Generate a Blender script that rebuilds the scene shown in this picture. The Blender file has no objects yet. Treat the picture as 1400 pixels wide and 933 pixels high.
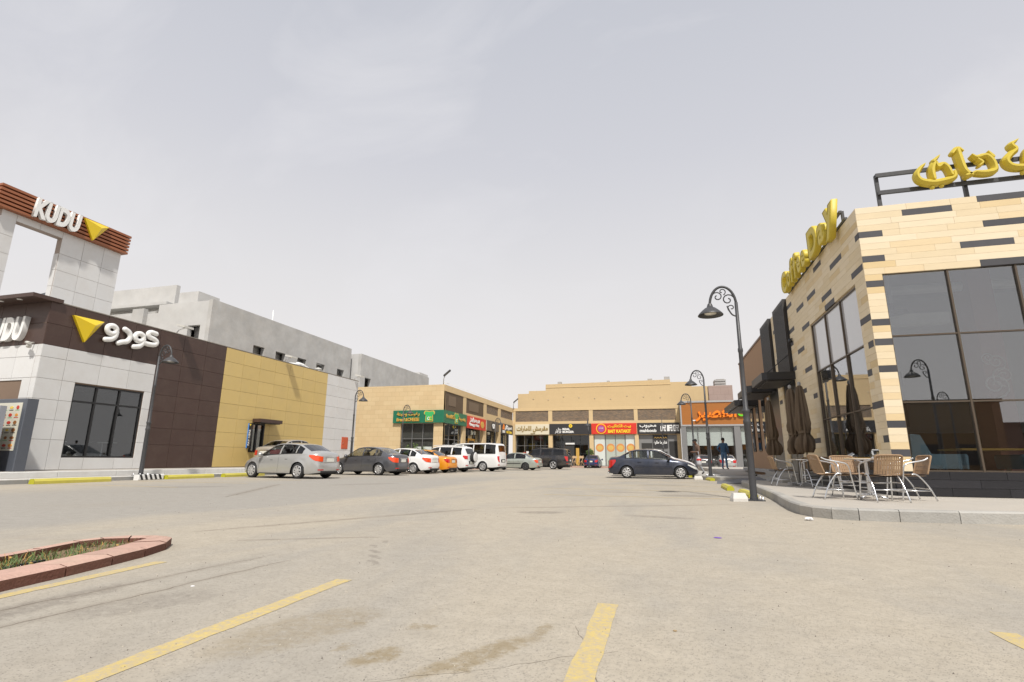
import bpy, bmesh, math, random
from mathutils import Vector, Matrix
random.seed(7)
S = bpy.context.scene
R = math.radians
# ------------------------------------------------------------------ camera
YAW, PITCH, ROLL, FPX, CAMH = R(-15.65), R(12.8), R(-0.4), 715.0, 0.82
cam = bpy.data.cameras.new('camera')
cam.sensor_fit = 'HORIZONTAL'; cam.sensor_width = 36.0; cam.lens = FPX / 1400 * 36
cam.clip_start = 0.05; cam.clip_end = 3000
camo = bpy.data.objects.new('camera', cam); S.collection.objects.link(camo)
f = Vector((math.sin(YAW)*math.cos(PITCH), math.cos(YAW)*math.cos(PITCH), math.sin(PITCH)))
r = Vector((math.cos(YAW), -math.sin(YAW), 0)); d = f.cross(r)
rr = math.cos(ROLL)*r + math.sin(ROLL)*d; dd = -math.sin(ROLL)*r + math.cos(ROLL)*d
m = Matrix((rr, -dd, -f)).transposed().to_4x4(); m.translation = (0, 0, CAMH)
camo.matrix_world = m
S.camera = camo
# ------------------------------------------------------------------ sky and sun
SUN = Vector((0.28, -0.66, 1.0)).normalized()
elev = math.asin(SUN.z); azim = math.atan2(SUN.x, SUN.y)
w = bpy.data.worlds.new('World'); S.world = w; w.use_nodes = True
nt = w.node_tree; nt.nodes.clear()
def N(t, **k):
    n = nt.nodes.new(t)
    for a, b in k.items(): setattr(n, a, b)
    return n
out = N('ShaderNodeOutputWorld'); mix = N('ShaderNodeMixShader'); mix.inputs[0].default_value = 0.93
b1 = N('ShaderNodeBackground'); b1.inputs[1].default_value = 0.08
sky = N('ShaderNodeTexSky', sky_type='NISHITA', sun_disc=False)
sky.sun_elevation = elev; sky.sun_rotation = azim; sky.dust_density = 6; sky.air_density = 1.2
b2 = N('ShaderNodeBackground'); b2.inputs[1].default_value = 1.0
tc = N('ShaderNodeTexCoord'); sx = N('ShaderNodeSeparateXYZ'); ramp = N('ShaderNodeValToRGB')
nt.links.new(tc.outputs['Generated'], sx.inputs[0]); nt.links.new(sx.outputs['Z'], ramp.inputs[0])
cr = ramp.color_ramp
cr.elements[0].position = 0.0; cr.elements[0].color = (0.87, 0.825, 0.79, 1)
cr.elements[1].position = 1.0; cr.elements[1].color = (0.50, 0.52, 0.59, 1)
for p, c in ((0.12, (0.830, 0.795, 0.780, 1)), (0.32, (0.745, 0.732, 0.742, 1)), (0.52, (0.625, 0.628, 0.672, 1)), (0.72, (0.55, 0.565, 0.62, 1))):
    e = cr.elements.new(p); e.color = c
mp = N('ShaderNodeMapping'); mp.inputs['Rotation'].default_value = (0.3, 0.5, 0.9); mp.inputs['Scale'].default_value = (1.2, 4.2, 3.0)
cn = N('ShaderNodeTexNoise'); cn.inputs['Scale'].default_value = 1.5; cn.inputs['Detail'].default_value = 7; cn.inputs['Roughness'].default_value = 0.55; cn.inputs['Distortion'].default_value = 0.5
nt.links.new(tc.outputs['Generated'], mp.inputs[0]); nt.links.new(mp.outputs[0], cn.inputs['Vector'])
c2 = N('ShaderNodeValToRGB'); c2.color_ramp.elements[0].position = 0.47; c2.color_ramp.elements[0].color = (0, 0, 0, 1); c2.color_ramp.elements[1].position = 0.78; c2.color_ramp.elements[1].color = (0.5, 0.5, 0.5, 1)
nt.links.new(cn.outputs['Fac'], c2.inputs[0])
mc = N('ShaderNodeMixRGB'); mc.inputs[2].default_value = (0.80, 0.79, 0.81, 1)
nt.links.new(c2.outputs[0], mc.inputs[0]); nt.links.new(ramp.outputs[0], mc.inputs[1])
nt.links.new(mc.outputs[0], b2.inputs[0]); nt.links.new(sky.outputs[0], b1.inputs[0])
nt.links.new(b1.outputs[0], mix.inputs[1]); nt.links.new(b2.outputs[0], mix.inputs[2]); nt.links.new(mix.outputs[0], out.inputs[0])
sl = bpy.data.lights.new('sun', 'SUN'); sl.energy = 4.0; sl.angle = R(2.5); sl.color = (1.0, 0.955, 0.89)
so = bpy.data.objects.new('sun', sl); S.collection.objects.link(so); so.rotation_euler = SUN.to_track_quat('Z', 'Y').to_euler(); so.location = (20, -30, 40)
S.view_settings.view_transform = 'Standard'; S.view_settings.look = 'None'; S.view_settings.exposure = 0.13; S.view_settings.gamma = 1.0
S.cycles.max_bounces = 8; S.cycles.transparent_max_bounces = 16
try: S.cycles.use_denoising = True
except Exception: pass

# ------------------------------------------------------------------ helpers
def hexc(h):
    h = h.lstrip('#'); o = []
    for i in (0, 2, 4):
        c = int(h[i:i+2], 16) / 255; o.append(c/12.92 if c <= .04045 else ((c+.055)/1.055)**2.4)
    return tuple(o)
OFF = {}
def setp(o, label=None, cat=None, group=None, kind=None):
    if label: o['label'] = label
    if cat: o['category'] = cat
    if group: o['group'] = group
    if kind: o['kind'] = kind
    return o
def thing(name, label, cat, loc=(0, 0, 0), rotz=0.0, group=None, world=True):
    o = bpy.data.objects.new(name, None); S.collection.objects.link(o)
    o.empty_display_size = 0.2
    o.location = loc; o.rotation_euler = (0, 0, rotz); setp(o, label, cat, group)
    if world: OFF[o] = Vector(loc)
    return o
class MB:
    def __init__(s): s.v = []; s.f = []; s.m = []; s.sm = []; s.cm = 0
    def mat(s, i): s.cm = i; return s
    def face(s, idx, smooth=False): s.f.append(idx); s.m.append(s.cm); s.sm.append(smooth)
    def pts(s, ps): n = len(s.v); s.v.extend(Vector(p) for p in ps); return n
    def quad(s, a, b, c, d, smooth=False): n = s.pts((a, b, c, d)); s.face((n, n+1, n+2, n+3), smooth); return s
    def poly(s, ps): n = s.pts(ps); s.face(tuple(range(n, n+len(ps)))); return s
    def box(s, x0, x1, y0, y1, z0, z1, bev=0.0):
        if bev: return s.prism([(x0+bev, y0), (x1-bev, y0), (x1, y0+bev), (x1, y1-bev), (x1-bev, y1), (x0+bev, y1), (x0, y1-bev), (x0, y0+bev)], z0, z1)
        n = s.pts([(x, y, z) for z in (z0, z1) for y in (y0, y1) for x in (x0, x1)])
        for q in ((0, 2, 3, 1), (4, 5, 7, 6), (0, 1, 5, 4), (2, 6, 7, 3), (0, 4, 6, 2), (1, 3, 7, 5)): s.face(tuple(n+i for i in q))
        return s
    def fbox(s, F, u0, u1, v0, v1, n0, n1, bev=0.0):
        "box in a wall frame: u along the wall, v up, n outwards; bev chamfers the outer rim"
        if bev:
            a = s.pts([F(*p) for p in ((u0, v0, n0), (u1, v0, n0), (u1, v1, n0), (u0, v1, n0), (u0, v0, n1-bev), (u1, v0, n1-bev), (u1, v1, n1-bev), (u0, v1, n1-bev), (u0+bev, v0+bev, n1), (u1-bev, v0+bev, n1), (u1-bev, v1-bev, n1), (u0+bev, v1-bev, n1))])
            for i in range(4):
                j = (i+1) % 4
                s.face((a+i, a+j, a+4+j, a+4+i)); s.face((a+4+i, a+4+j, a+8+j, a+8+i))
            s.face((a+8, a+9, a+10, a+11)); return s
        a = s.pts([F(u, v, n) for n in (n0, n1) for v in (v0, v1) for u in (u0, u1)])
        for q in ((0, 2, 3, 1), (4, 5, 7, 6), (0, 1, 5, 4), (2, 6, 7, 3), (0, 4, 6, 2), (1, 3, 7, 5)): s.face(tuple(a+i for i in q))
        return s
    def prism(s, pl, z0, z1, bev=0.0):
        k = len(pl); n = s.pts([(x, y, z0) for x, y in pl]+[(x, y, z1) for x, y in pl])
        for i in range(k): j = (i+1) % k; s.face((n+i, n+j, n+k+j, n+k+i))
        s.face(tuple(n+k+i for i in range(k))); s.face(tuple(n+k-1-i for i in range(k))); return s
    def fprism(s, F, pl, n0, n1):
        k = len(pl); a = s.pts([F(u, v, n0) for u, v in pl]+[F(u, v, n1) for u, v in pl])
        for i in range(k): j = (i+1) % k; s.face((a+i, a+j, a+k+j, a+k+i))
        s.face(tuple(a+k+i for i in range(k))); s.face(tuple(a+k-1-i for i in range(k))); return s
    def tube(s, P, rad, seg=8, flat=None, caps=True, smooth=True):
        P = [Vector(p) for p in P]; k = len(P)
        if not hasattr(rad, '__len__'): rad = [rad]*k
        T = [(P[min(i+1, k-1)]-P[max(i-1, 0)]).normalized() for i in range(k)]
        up = Vector(flat) if flat else (Vector((0, 0, 1)) if abs(T[0].z) < .9 else Vector((1, 0, 0)))
        nrm = up - T[0]*up.dot(T[0])
        if nrm.length < 1e-4: nrm = Vector((0, 1, 0)) - T[0]*T[0].y
        nrm.normalize(); n0 = len(s.v)
        for i in range(k):
            nn = nrm - T[i]*nrm.dot(T[i])
            if nn.length > 1e-5: nrm = nn.normalized()
            b = T[i].cross(nrm)
            s.v.extend(P[i]+(nrm*math.cos(a)+b*math.sin(a))*rad[i] for a in (2*math.pi*j/seg for j in range(seg)))
        for i in range(k-1):
            for j in range(seg):
                j2 = (j+1) % seg; s.face((n0+i*seg+j, n0+i*seg+j2, n0+(i+1)*seg+j2, n0+(i+1)*seg+j), smooth)
        if caps:
            s.face(tuple(n0+seg-1-j for j in range(seg))); s.face(tuple(n0+(k-1)*seg+j for j in range(seg)))
        return s
    def lathe(s, prof, c=(0, 0, 0), seg=20, axis='Z', smooth=True, wob=None):
        c = Vector(c); n0 = len(s.v); k = len(prof)
        for i, (rr_, h) in enumerate(prof):
            for j in range(seg):
                a = 2*math.pi*j/seg; q = rr_*(wob(a, i/(k-1)) if wob else 1)
                x, y = q*math.cos(a), q*math.sin(a)
                s.v.append(c+(Vector((x, y, h)) if axis == 'Z' else Vector((x, h, y)) if axis == 'Y' else Vector((h, x, y))))
        for i in range(k-1):
            for j in range(seg):
                j2 = (j+1) % seg; q = (n0+i*seg+j, n0+i*seg+j2, n0+(i+1)*seg+j2, n0+(i+1)*seg+j)
                s.face(q if axis != 'Y' else q[::-1], smooth)
        return s
    def disc(s, F, u, v, n0, n1, rad, seg=20, rad2=None):
        return s.fprism(F, [(u+rad*math.cos(2*math.pi*i/seg), v+(rad2 or rad)*math.sin(2*math.pi*i/seg)) for i in range(seg)], n0, n1)
    def build(s, name, mats, parent=None, **kw):
        if not isinstance(mats, (list, tuple)): mats = [mats]
        off = OFF.get(parent, Vector()) if parent is not None else Vector()
        me = bpy.data.meshes.new(name); me.from_pydata([tuple(v-off) for v in s.v], [], s.f)
        for mt in mats: me.materials.append(mt)
        me.polygons.foreach_set('material_index', s.m); me.polygons.foreach_set('use_smooth', s.sm)
        me.update()
        bm = bmesh.new(); bm.from_mesh(me); bmesh.ops.recalc_face_normals(bm, faces=bm.faces); bm.to_mesh(me); bm.free()
        return obj(name, me, parent, **kw)
def obj(name, me, parent=None, **kw):
    o = bpy.data.objects.new(name, me); S.collection.objects.link(o)
    if parent is not None:
        o.parent = parent
        if parent in OFF: OFF[o] = OFF[parent]
    setp(o, **kw); return o
def copy_tree(o, parent=None, loc=None, rotz=None):
    c = o.copy(); S.collection.objects.link(c); c.parent = parent
    if loc is not None: c.location = loc
    if rotz is not None: c.rotation_euler = (0, 0, rotz)
    for ch in KIDS.get(o.name, []) or list(o.children): copy_tree(ch, c)
    return c
KIDS = {}
def FS(x0, y, z0=0): return lambda u, v, n: (x0+u, y-n, z0+v)      # wall facing -y
def FE(x, y0, z0=0): return lambda u, v, n: (x+n, y0+u, z0+v)      # wall facing +x
def FW(x, y0, z0=0): return lambda u, v, n: (x-n, y0-u, z0+v)      # wall facing -x
def crom(P, n=6, closed=False):
    P = [Vector(p) for p in P]; k = len(P); o = []
    for i in range(k if closed else k-1):
        g = lambda q: P[q % k] if closed else P[max(0, min(k-1, q))]
        a, b, c, e = g(i-1), g(i), g(i+1), g(i+2)
        for j in range(n):
            t = j/n; o.append(0.5*((2*b)+(c-a)*t+(2*a-5*b+4*c-e)*t*t+(3*b-a-3*c+e)*t**3))
    if not closed: o.append(P[-1])
    return o
def interp(tab, x):
    if x <= tab[0][0]: return tab[0][1]
    for (a, b), (c, e) in zip(tab, tab[1:]):
        if x <= c: return b+(e-b)*(x-a)/(c-a) if c > a else e
    return tab[-1][1]
# ------------------------------------------------------------------ materials
MATS = {}
def mat(name, col, rough=0.6, metal=0.0, var=0.08, scale=3.0, bump=0.0, bscale=60.0, objrand=0.0, coat=0.0, spec=0.5, emit=None, dirt=0.0, stretch=None, sat=0.0):
    if name in MATS: return MATS[name]
    if isinstance(col, str): col = hexc(col)
    m = bpy.data.materials.new(name); m.use_nodes = True; nt = m.node_tree; L = nt.links.new; nd = nt.nodes
    b = nd['Principled BSDF']
    b.inputs['Roughness'].default_value = rough; b.inputs['Metallic'].default_value = metal
    b.inputs['Specular IOR Level'].default_value = spec
    if coat: b.inputs['Coat Weight'].default_value = coat; b.inputs['Coat Roughness'].default_value = 0.06
    b.inputs['Base Color'].default_value = (*col, 1)
    tc = nd.new('ShaderNodeTexCoord'); vec = tc.outputs['Object']
    if stretch:
        mp = nd.new('ShaderNodeMapping'); mp.inputs['Scale'].default_value = stretch; L(vec, mp.inputs[0]); vec = mp.outputs[0]
    cur = None
    if var or objrand:
        hs = nd.new('ShaderNodeHueSaturation'); hs.inputs['Color'].default_value = (*col, 1)
        ma = nd.new('ShaderNodeMath'); ma.operation = 'MULTIPLY_ADD'; ma.inputs[1].default_value = 2*var; ma.inputs[2].default_value = 1-var
        no = nd.new('ShaderNodeTexNoise'); no.inputs['Scale'].default_value = scale; no.inputs['Detail'].default_value = 6; no.inputs['Roughness'].default_value = 0.65
        L(vec, no.inputs['Vector']); L(no.outputs['Fac'], ma.inputs[0]); v = ma.outputs[0]
        if objrand:
            oi = nd.new('ShaderNodeObjectInfo'); mb = nd.new('ShaderNodeMath'); mb.operation = 'MULTIPLY_ADD'; mb.inputs[1].default_value = 2*objrand
            L(oi.outputs['Random'], mb.inputs[0]); ms = nd.new('ShaderNodeMath'); ms.operation = 'SUBTRACT'; ms.inputs[1].default_value = objrand
            L(v, mb.inputs[2]); L(mb.outputs[0], ms.inputs[0]); v = ms.outputs[0]
            if sat:
                sa = nd.new('ShaderNodeMath'); sa.operation = 'MULTIPLY_ADD'; sa.inputs[1].default_value = -2*sat; sa.inputs[2].default_value = 1+sat
                L(oi.outputs['Random'], sa.inputs[0]); L(sa.outputs[0], hs.inputs['Saturation'])
        L(v, hs.inputs['Value']); cur = hs.outputs[0]; L(cur, b.inputs['Base Color'])
    if dirt:
        no = nd.new('ShaderNodeTexNoise'); no.inputs['Scale'].default_value = 1.3; no.inputs['Detail'].default_value = 8; no.inputs['Roughness'].default_value = 0.7
        L(tc.outputs['Object'], no.inputs['Vector'])
        rp = nd.new('ShaderNodeValToRGB'); rp.color_ramp.elements[0].position = .45; rp.color_ramp.elements[1].position = .75
        rp.color_ramp.elements[0].color = (0, 0, 0, 1); rp.color_ramp.elements[1].color = (dirt,)*3+(1,); L(no.outputs['Fac'], rp.inputs[0])
        mx = nd.new('ShaderNodeMixRGB'); mx.inputs[2].default_value = (0.42, 0.35, 0.26, 1); L(rp.outputs[0], mx.inputs[0])
        if cur: L(cur, mx.inputs[1])
        else: mx.inputs[1].default_value = (*col, 1)
        L(mx.outputs[0], b.inputs['Base Color'])
    if bump:
        n2 = nd.new('ShaderNodeTexNoise'); n2.inputs['Scale'].default_value = bscale; n2.inputs['Detail'].default_value = 5; L(vec, n2.inputs['Vector'])
        bp = nd.new('ShaderNodeBump'); bp.inputs['Strength'].default_value = bump; bp.inputs['Distance'].default_value = 0.02
        L(n2.outputs['Fac'], bp.inputs['Height']); L(bp.outputs[0], b.inputs['Normal'])
    if emit: b.inputs['Emission Color'].default_value = (*emit[0], 1); b.inputs['Emission Strength'].default_value = emit[1]
    MATS[name] = m; return m
def glass(name, tint=(.5, .52, .52), base=0.08, rough=0.01, k=1.0):
    if name in MATS: return MATS[name]
    m = bpy.data.materials.new(name); m.use_nodes = True; nt = m.node_tree; L = nt.links.new; nd = nt.nodes; nd.clear()
    o = nd.new('ShaderNodeOutputMaterial'); mx = nd.new('ShaderNodeMixShader'); t = nd.new('ShaderNodeBsdfTransparent'); g = nd.new('ShaderNodeBsdfGlossy')
    t.inputs[0].default_value = (*tint, 1); g.inputs['Roughness'].default_value = rough; g.inputs['Color'].default_value = (.92, .93, .95, 1)
    fr = nd.new('ShaderNodeLayerWeight'); fr.inputs['Blend'].default_value = 0.5; pw_ = nd.new('ShaderNodeMath'); pw_.operation = 'POWER'; pw_.inputs[1].default_value = 4.0; L(fr.outputs['Facing'], pw_.inputs[0])
    ma = nd.new('ShaderNodeMath'); ma.operation = 'MULTIPLY_ADD'; ma.use_clamp = True; ma.inputs[1].default_value = k; ma.inputs[2].default_value = base
    L(pw_.outputs[0], ma.inputs[0]); L(ma.outputs[0], mx.inputs[0]); L(t.outputs[0], mx.inputs[1]); L(g.outputs[0], mx.inputs[2]); L(mx.outputs[0], o.inputs[0])
    MATS[name] = m; return m
# ------------------------------------------------------------------ lettering
AR = {}
for ch, st, n in [('ا', 0xFE8D, 2), ('ب', 0xFE8F, 4), ('ة', 0xFE93, 2), ('ت', 0xFE95, 4), ('ج', 0xFE9D, 4), ('ح', 0xFEA1, 4), ('د', 0xFEA9, 2), ('ر', 0xFEAD, 2), ('ز', 0xFEAF, 2), ('س', 0xFEB1, 4), ('ش', 0xFEB5, 4), ('ص', 0xFEB9, 4), ('ط', 0xFEC1, 4), ('ع', 0xFEC9, 4), ('غ', 0xFECD, 4), ('ف', 0xFED1, 4), ('ق', 0xFED5, 4), ('ك', 0xFED9, 4), ('ل', 0xFEDD, 4), ('م', 0xFEE1, 4), ('ن', 0xFEE5, 4), ('ه', 0xFEE9, 4), ('و', 0xFEED, 2), ('ي', 0xFEF1, 4)]:
    AR[ch] = (st, n)
def ar(s):
    o = []
    for i, c in enumerate(s):
        if c not in AR: o.append(c); continue
        st, n = AR[c]
        prev = i > 0 and s[i-1] in AR and AR[s[i-1]][1] == 4
        nxt = i+1 < len(s) and s[i+1] in AR and n == 4
        o.append(chr(st+(3 if prev and nxt else 1 if prev else 2 if nxt else 0)))
    return ''.join(reversed(o))
def text_mesh(s, w=None, h=None, ext=0.02, bold=0.0, bev=0.0, shear=0.0):
    c = bpy.data.curves.new('lettering', 'FONT'); c.body = s; c.size = 1; c.extrude = ext; c.offset = bold; c.bevel_depth = bev; c.bevel_resolution = 2; c.resolution_u = 4; c.shear = shear
    o = bpy.data.objects.new('lettering', c); S.collection.objects.link(o)
    dg = bpy.context.evaluated_depsgraph_get(); me = bpy.data.meshes.new_from_object(o.evaluated_get(dg))
    bpy.data.objects.remove(o); bpy.data.curves.remove(c)
    xs = [v.co.x for v in me.vertices]; ys = [v.co.y for v in me.vertices]
    W, Hh = max(xs)-min(xs), max(ys)-min(ys); cx, cy = (max(xs)+min(xs))/2, (max(ys)+min(ys))/2
    sx_ = (w/W) if w else (h/Hh); sy_ = (h/Hh) if h else sx_
    for v in me.vertices: v.co.x = (v.co.x-cx)*sx_; v.co.y = (v.co.y-cy)*sy_
    # neighbouring glyphs overlap where they join: step their faces apart so that no two lie in one plane
    par = list(range(len(me.vertices)))
    def root(i):
        while par[i] != i: par[i] = par[par[i]]; i = par[i]
        return i
    for e in me.edges: par[root(e.vertices[0])] = root(e.vertices[1])
    ids = {}
    for v in me.vertices:
        k = ids.setdefault(root(v.index), len(ids)); v.co.z *= 1+.03*(k % 5); v.co.z += .0012*(k % 5)
    return me
def lettering(s, F, u, v, n, w, h, mt, parent, ext=0.02, bold=0.0, name='lettering', bev=0.0, shear=0.0, **kw):
    me = text_mesh(s, w, h, ext, bold, bev, shear)
    off = OFF.get(parent, Vector())
    for q in me.vertices: q.co = Vector(F(u+q.co.x, v+q.co.y, n+q.co.z+ext))-off
    me.materials.clear(); me.materials.append(mt)
    me.update()
    return obj(name, me, parent, **kw)
def strokes(name, F, paths, mt, parent, depth=0.6, seg=10, sub=5, n=0.1, chisel=0, **kw):
    "puffy letters: every path is a list of (u, v, radius)"
    mb = MB(); off = OFF.get(parent, Vector())
    for P in paths:
        if len(P) == 1:
            u, v, q = P[0]; mb.lathe([(q*math.sin(math.pi*i/6), -q*math.cos(math.pi*i/6)) for i in range(7)], (u, v, 0), 12); continue
        Q = crom([(a, b, c) for a, b, c in P], sub)
        c0, c1 = Q[0], Q[-1]; t0 = (Q[0]-Q[1]); t0.z = 0; t0.normalize(); t1 = (Q[-1]-Q[-2]); t1.z = 0; t1.normalize()
        pre = [(c0+t0*c0.z*.75, c0.z*.25), (c0+t0*c0.z*.5, c0.z*.72)]; post = [(c1+t1*c1.z*.5, c1.z*.72), (c1+t1*c1.z*.75, c1.z*.25)]
        L = [(p, q) for p, q in pre]+[(p, p.z) for p in Q]+[(p, q) for p, q in post]
        if chisel:
            mb2 = MB(); k = len(L); pr = [(-1, -.55), (1, -.55), (1, .25), (.30, .80+.02*(len(mb.v) % 7)), (-.30, .80+.02*(len(mb.v) % 7)), (-1, .25)]
            for i, (p, q) in enumerate(L):
                t_ = Vector(L[min(i+1, k-1)][0])-Vector(L[max(i-1, 0)][0]); t_.z = 0; t_.normalize(); sd = Vector((-t_.y, t_.x, 0))
                mb.v.extend(Vector((p.x, p.y, 0))+sd*a_*q+Vector((0, 0, b_*chisel)) for a_, b_ in pr)
            n0 = len(mb.v)-6*k
            for i in range(k-1):
                for j in range(6): j2 = (j+1) % 6; mb.face((n0+i*6+j, n0+i*6+j2, n0+i*6+6+j2, n0+i*6+6+j), False)
            mb.face(tuple(n0+5-j for j in range(6))); mb.face(tuple(n0+6*k-6+j for j in range(6)))
        else: mb.tube([(p.x, p.y, 0) for p, q in L], [q for p, q in L], seg, flat=(0, 0, 1))
    for i, q in enumerate(mb.v): mb.v[i] = Vector(F(q.x, q.y, n+q.z*depth))
    return mb.build(name, mt, parent, **kw)
# ------------------------------------------------------------------ common materials
M_white_panel = mat('white cladding', (.64, .64, .63), .38, var=.05, scale=1.2, objrand=.035, dirt=.18)
M_brown = mat('brown cladding', (.062, .034, .026), .45, var=.22, scale=9, objrand=.06, stretch=(1, 6, .3), dirt=.05)
M_gold = mat('gold cladding', (.60, .445, .17), .42, metal=.05, var=.07, scale=1.5, objrand=.025, dirt=.10)
M_joint = mat('joint dark', (.20, .14, .10), .9)
M_jointw = mat('joint grey', (.36, .30, .26), .9)
M_black = mat('black metal', (.018, .018, .020), .45, var=.15)
M_dark = mat('dark interior', (.035, .034, .033), .8)
M_conc = mat('concrete', (.36, .355, .345), .9, var=.18, scale=1.1, bump=.25, bscale=14)
M_steel = mat('brushed aluminium', (.70, .71, .72), .28, metal=1.0, var=.04)
M_lamp = mat('lamp iron', (.045, .046, .050), .45, var=.25, scale=14, bump=.1, dirt=.06)
M_yellow = mat('yellow plastic letters', (.60, .47, .045), .5, var=.10, dirt=.12)
M_yellowpaint = mat('yellow kerb paint', (.50, .44, .075), .7, var=.22, scale=6, bump=.2, dirt=.18)
M_white = mat('white paint', (.74, .74, .72), .5, var=.05)
M_stone_beige = None
G_front = glass('coffee shop glass', (.74, .76, .77), .20)
G_shop = glass('shop glass', (.72, .74, .74), .05)
G_clear = glass('clear glass', (.9, .91, .91), .03)
M_red = mat('red', (.55, .025, .02), .4)
M_orange = mat('orange letters', (.85, .22, .01), .4)

# ------------------------------------------------------------------ ground
def ground_material():
    m = bpy.data.materials.new('dusty asphalt'); m.use_nodes = True; nt = m.node_tree; L = nt.links.new; nd = nt.nodes; b = nd['Principled BSDF']
    g = nd.new('ShaderNodeNewGeometry'); P = g.outputs['Position']
    def noise(sc, det=6, ro=.6, dist=0, vec=None):
        n = nd.new('ShaderNodeTexNoise'); n.inputs['Scale'].default_value = sc; n.inputs['Detail'].default_value = det; n.inputs['Roughness'].default_value = ro; n.inputs['Distortion'].default_value = dist
        L(vec or P, n.inputs['Vector']); return n.outputs['Fac']
    def rng(v, a, c, lo=0., hi=1.):
        n = nd.new('ShaderNodeMapRange'); n.interpolation_type = 'SMOOTHSTEP'; L(v, n.inputs[0])
        for i, q in zip((1, 2, 3, 4), (a, c, lo, hi)): n.inputs[i].default_value = q
        return n.outputs[0]
    def math_(op, a, c=None):
        n = nd.new('ShaderNodeMath'); n.operation = op
        for i, q in enumerate((a, c)):
            if q is None: continue
            if isinstance(q, (int, float)): n.inputs[i].default_value = q
            else: L(q, n.inputs[i])
        return n.outputs[0]
    def mixc(fac, a, c):
        n = nd.new('ShaderNodeMixRGB')
        for i, q in enumerate((fac, a, c)):
            if isinstance(q, tuple): n.inputs[i].default_value = (*q, 1)
            elif isinstance(q, (int, float)): n.inputs[i].default_value = q
            else: L(q, n.inputs[i])
        return n.outputs[0]
    sp = nd.new('ShaderNodeSeparateXYZ'); L(P, sp.inputs[0]); X, Y = sp.outputs[0], sp.outputs[1]
    # swept lane: less sand where the cars drive
    wob = noise(.13, 3); lx = math_('ADD', X, math_('MULTIPLY', wob, 5.0)); ly = math_('ADD', Y, math_('MULTIPLY', noise(.2, 4), 6.0))
    lane = math_('MULTIPLY', rng(lx, -14.5, -10.5), rng(lx, -3.4, -4.6))
    lane = math_('MULTIPLY', lane, rng(ly, 34., 22.))
    mp = nd.new('ShaderNodeMapping'); mp.inputs['Scale'].default_value = (1.0, .35, 1); L(P, mp.inputs[0])
    patch = rng(noise(.55, 6, .6, .4, mp.outputs[0]), .42, .66)
    fine = noise(55, 4, .7); mid = noise(6, 7, .65)
    sand = mixc(mid, (.315, .278, .220), (.470, .422, .345))
    asph = mixc(mid, (.245, .232, .210), (.355, .338, .308))
    f1 = math_('MAXIMUM', math_('MULTIPLY', lane, .85), math_('MULTIPLY', patch, .6))
    c = mixc(f1, sand, asph)
    # aggregate grains
    vo = nd.new('ShaderNodeTexVoronoi'); vo.inputs['Scale'].default_value = 70; L(P, vo.inputs['Vector'])
    gr = rng(vo.outputs['Distance'], .0, .35)
    wear = rng(noise(1.7, 6, .7), .46, .62)
    c = mixc(math_('MULTIPLY', math_('SUBTRACT', 1., gr), math_('ADD', .20, math_('MULTIPLY', wear, .45))), c, (.175, .160, .145))
    c = mixc(math_('MULTIPLY', rng(fine, .60, .72), .35), c, (.62, .57, .48)); c = mixc(math_('MULTIPLY', rng(noise(31, 7, .8), .48, .62), .45), c, (.225, .205, .175)); c = mixc(math_('MULTIPLY', rng(noise(.45, 8, .7), .5, .68), .30), c, (.29, .262, .22))
    # tyre streaks across the exit lane
    mp2 = nd.new('ShaderNodeMapping'); mp2.inputs['Rotation'].default_value = (0, 0, R(35)); mp2.inputs['Scale'].default_value = (.12, 2.2, 1); L(P, mp2.inputs[0])
    st = rng(noise(.9, 5, .6, .3, mp2.outputs[0]), .55, .72); c = mixc(math_('MULTIPLY', st, .16), c, (.23, .20, .175))
    # irregular damp and oily patches: (x, y, rx, ry, rot, strength, colour)
    wv = nd.new('ShaderNodeTexNoise'); wv.inputs['Scale'].default_value = 6; wv.inputs['Detail'].default_value = 8; wv.inputs['Roughness'].default_value = .7; L(P, wv.inputs['Vector'])
    va = nd.new('ShaderNodeVectorMath'); va.operation = 'MULTIPLY_ADD'; va.inputs[1].default_value = (.22, .22, 0); L(wv.outputs['Color'], va.inputs[0]); L(P, va.inputs[2])
    tan, oil = (.245, .195, .120), (.16, .14, .12)
    for (x, y, rx, ry, ro, k, col) in STAINS:
        mp3 = nd.new('ShaderNodeMapping'); mp3.vector_type = 'TEXTURE'
        mp3.inputs['Location'].default_value = (x+.11, y+.11, 0); mp3.inputs['Rotation'].default_value = (0, 0, R(ro)); mp3.inputs['Scale'].default_value = (rx, ry, 1000)
        L(va.outputs[0], mp3.inputs[0]); ln = nd.new('ShaderNodeVectorMath'); ln.operation = 'LENGTH'; L(mp3.outputs[0], ln.inputs[0])
        c = mixc(math_('MULTIPLY', rng(ln.outputs['Value'], 1.0, .55), math_('MULTIPLY', rng(noise(17, 5, .7), .25, .60), k*1.05)), c, tan if col == 't' else oil)
    # cracks
    wv2 = nd.new('ShaderNodeTexNoise'); wv2.inputs['Scale'].default_value = 3.5; wv2.inputs['Detail'].default_value = 5; L(P, wv2.inputs['Vector'])
    vb = nd.new('ShaderNodeVectorMath'); vb.operation = 'MULTIPLY_ADD'; vb.inputs[1].default_value = (.12, .12, 0); L(wv2.outputs['Color'], vb.inputs[0]); L(P, vb.inputs[2])
    crk = None
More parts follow.
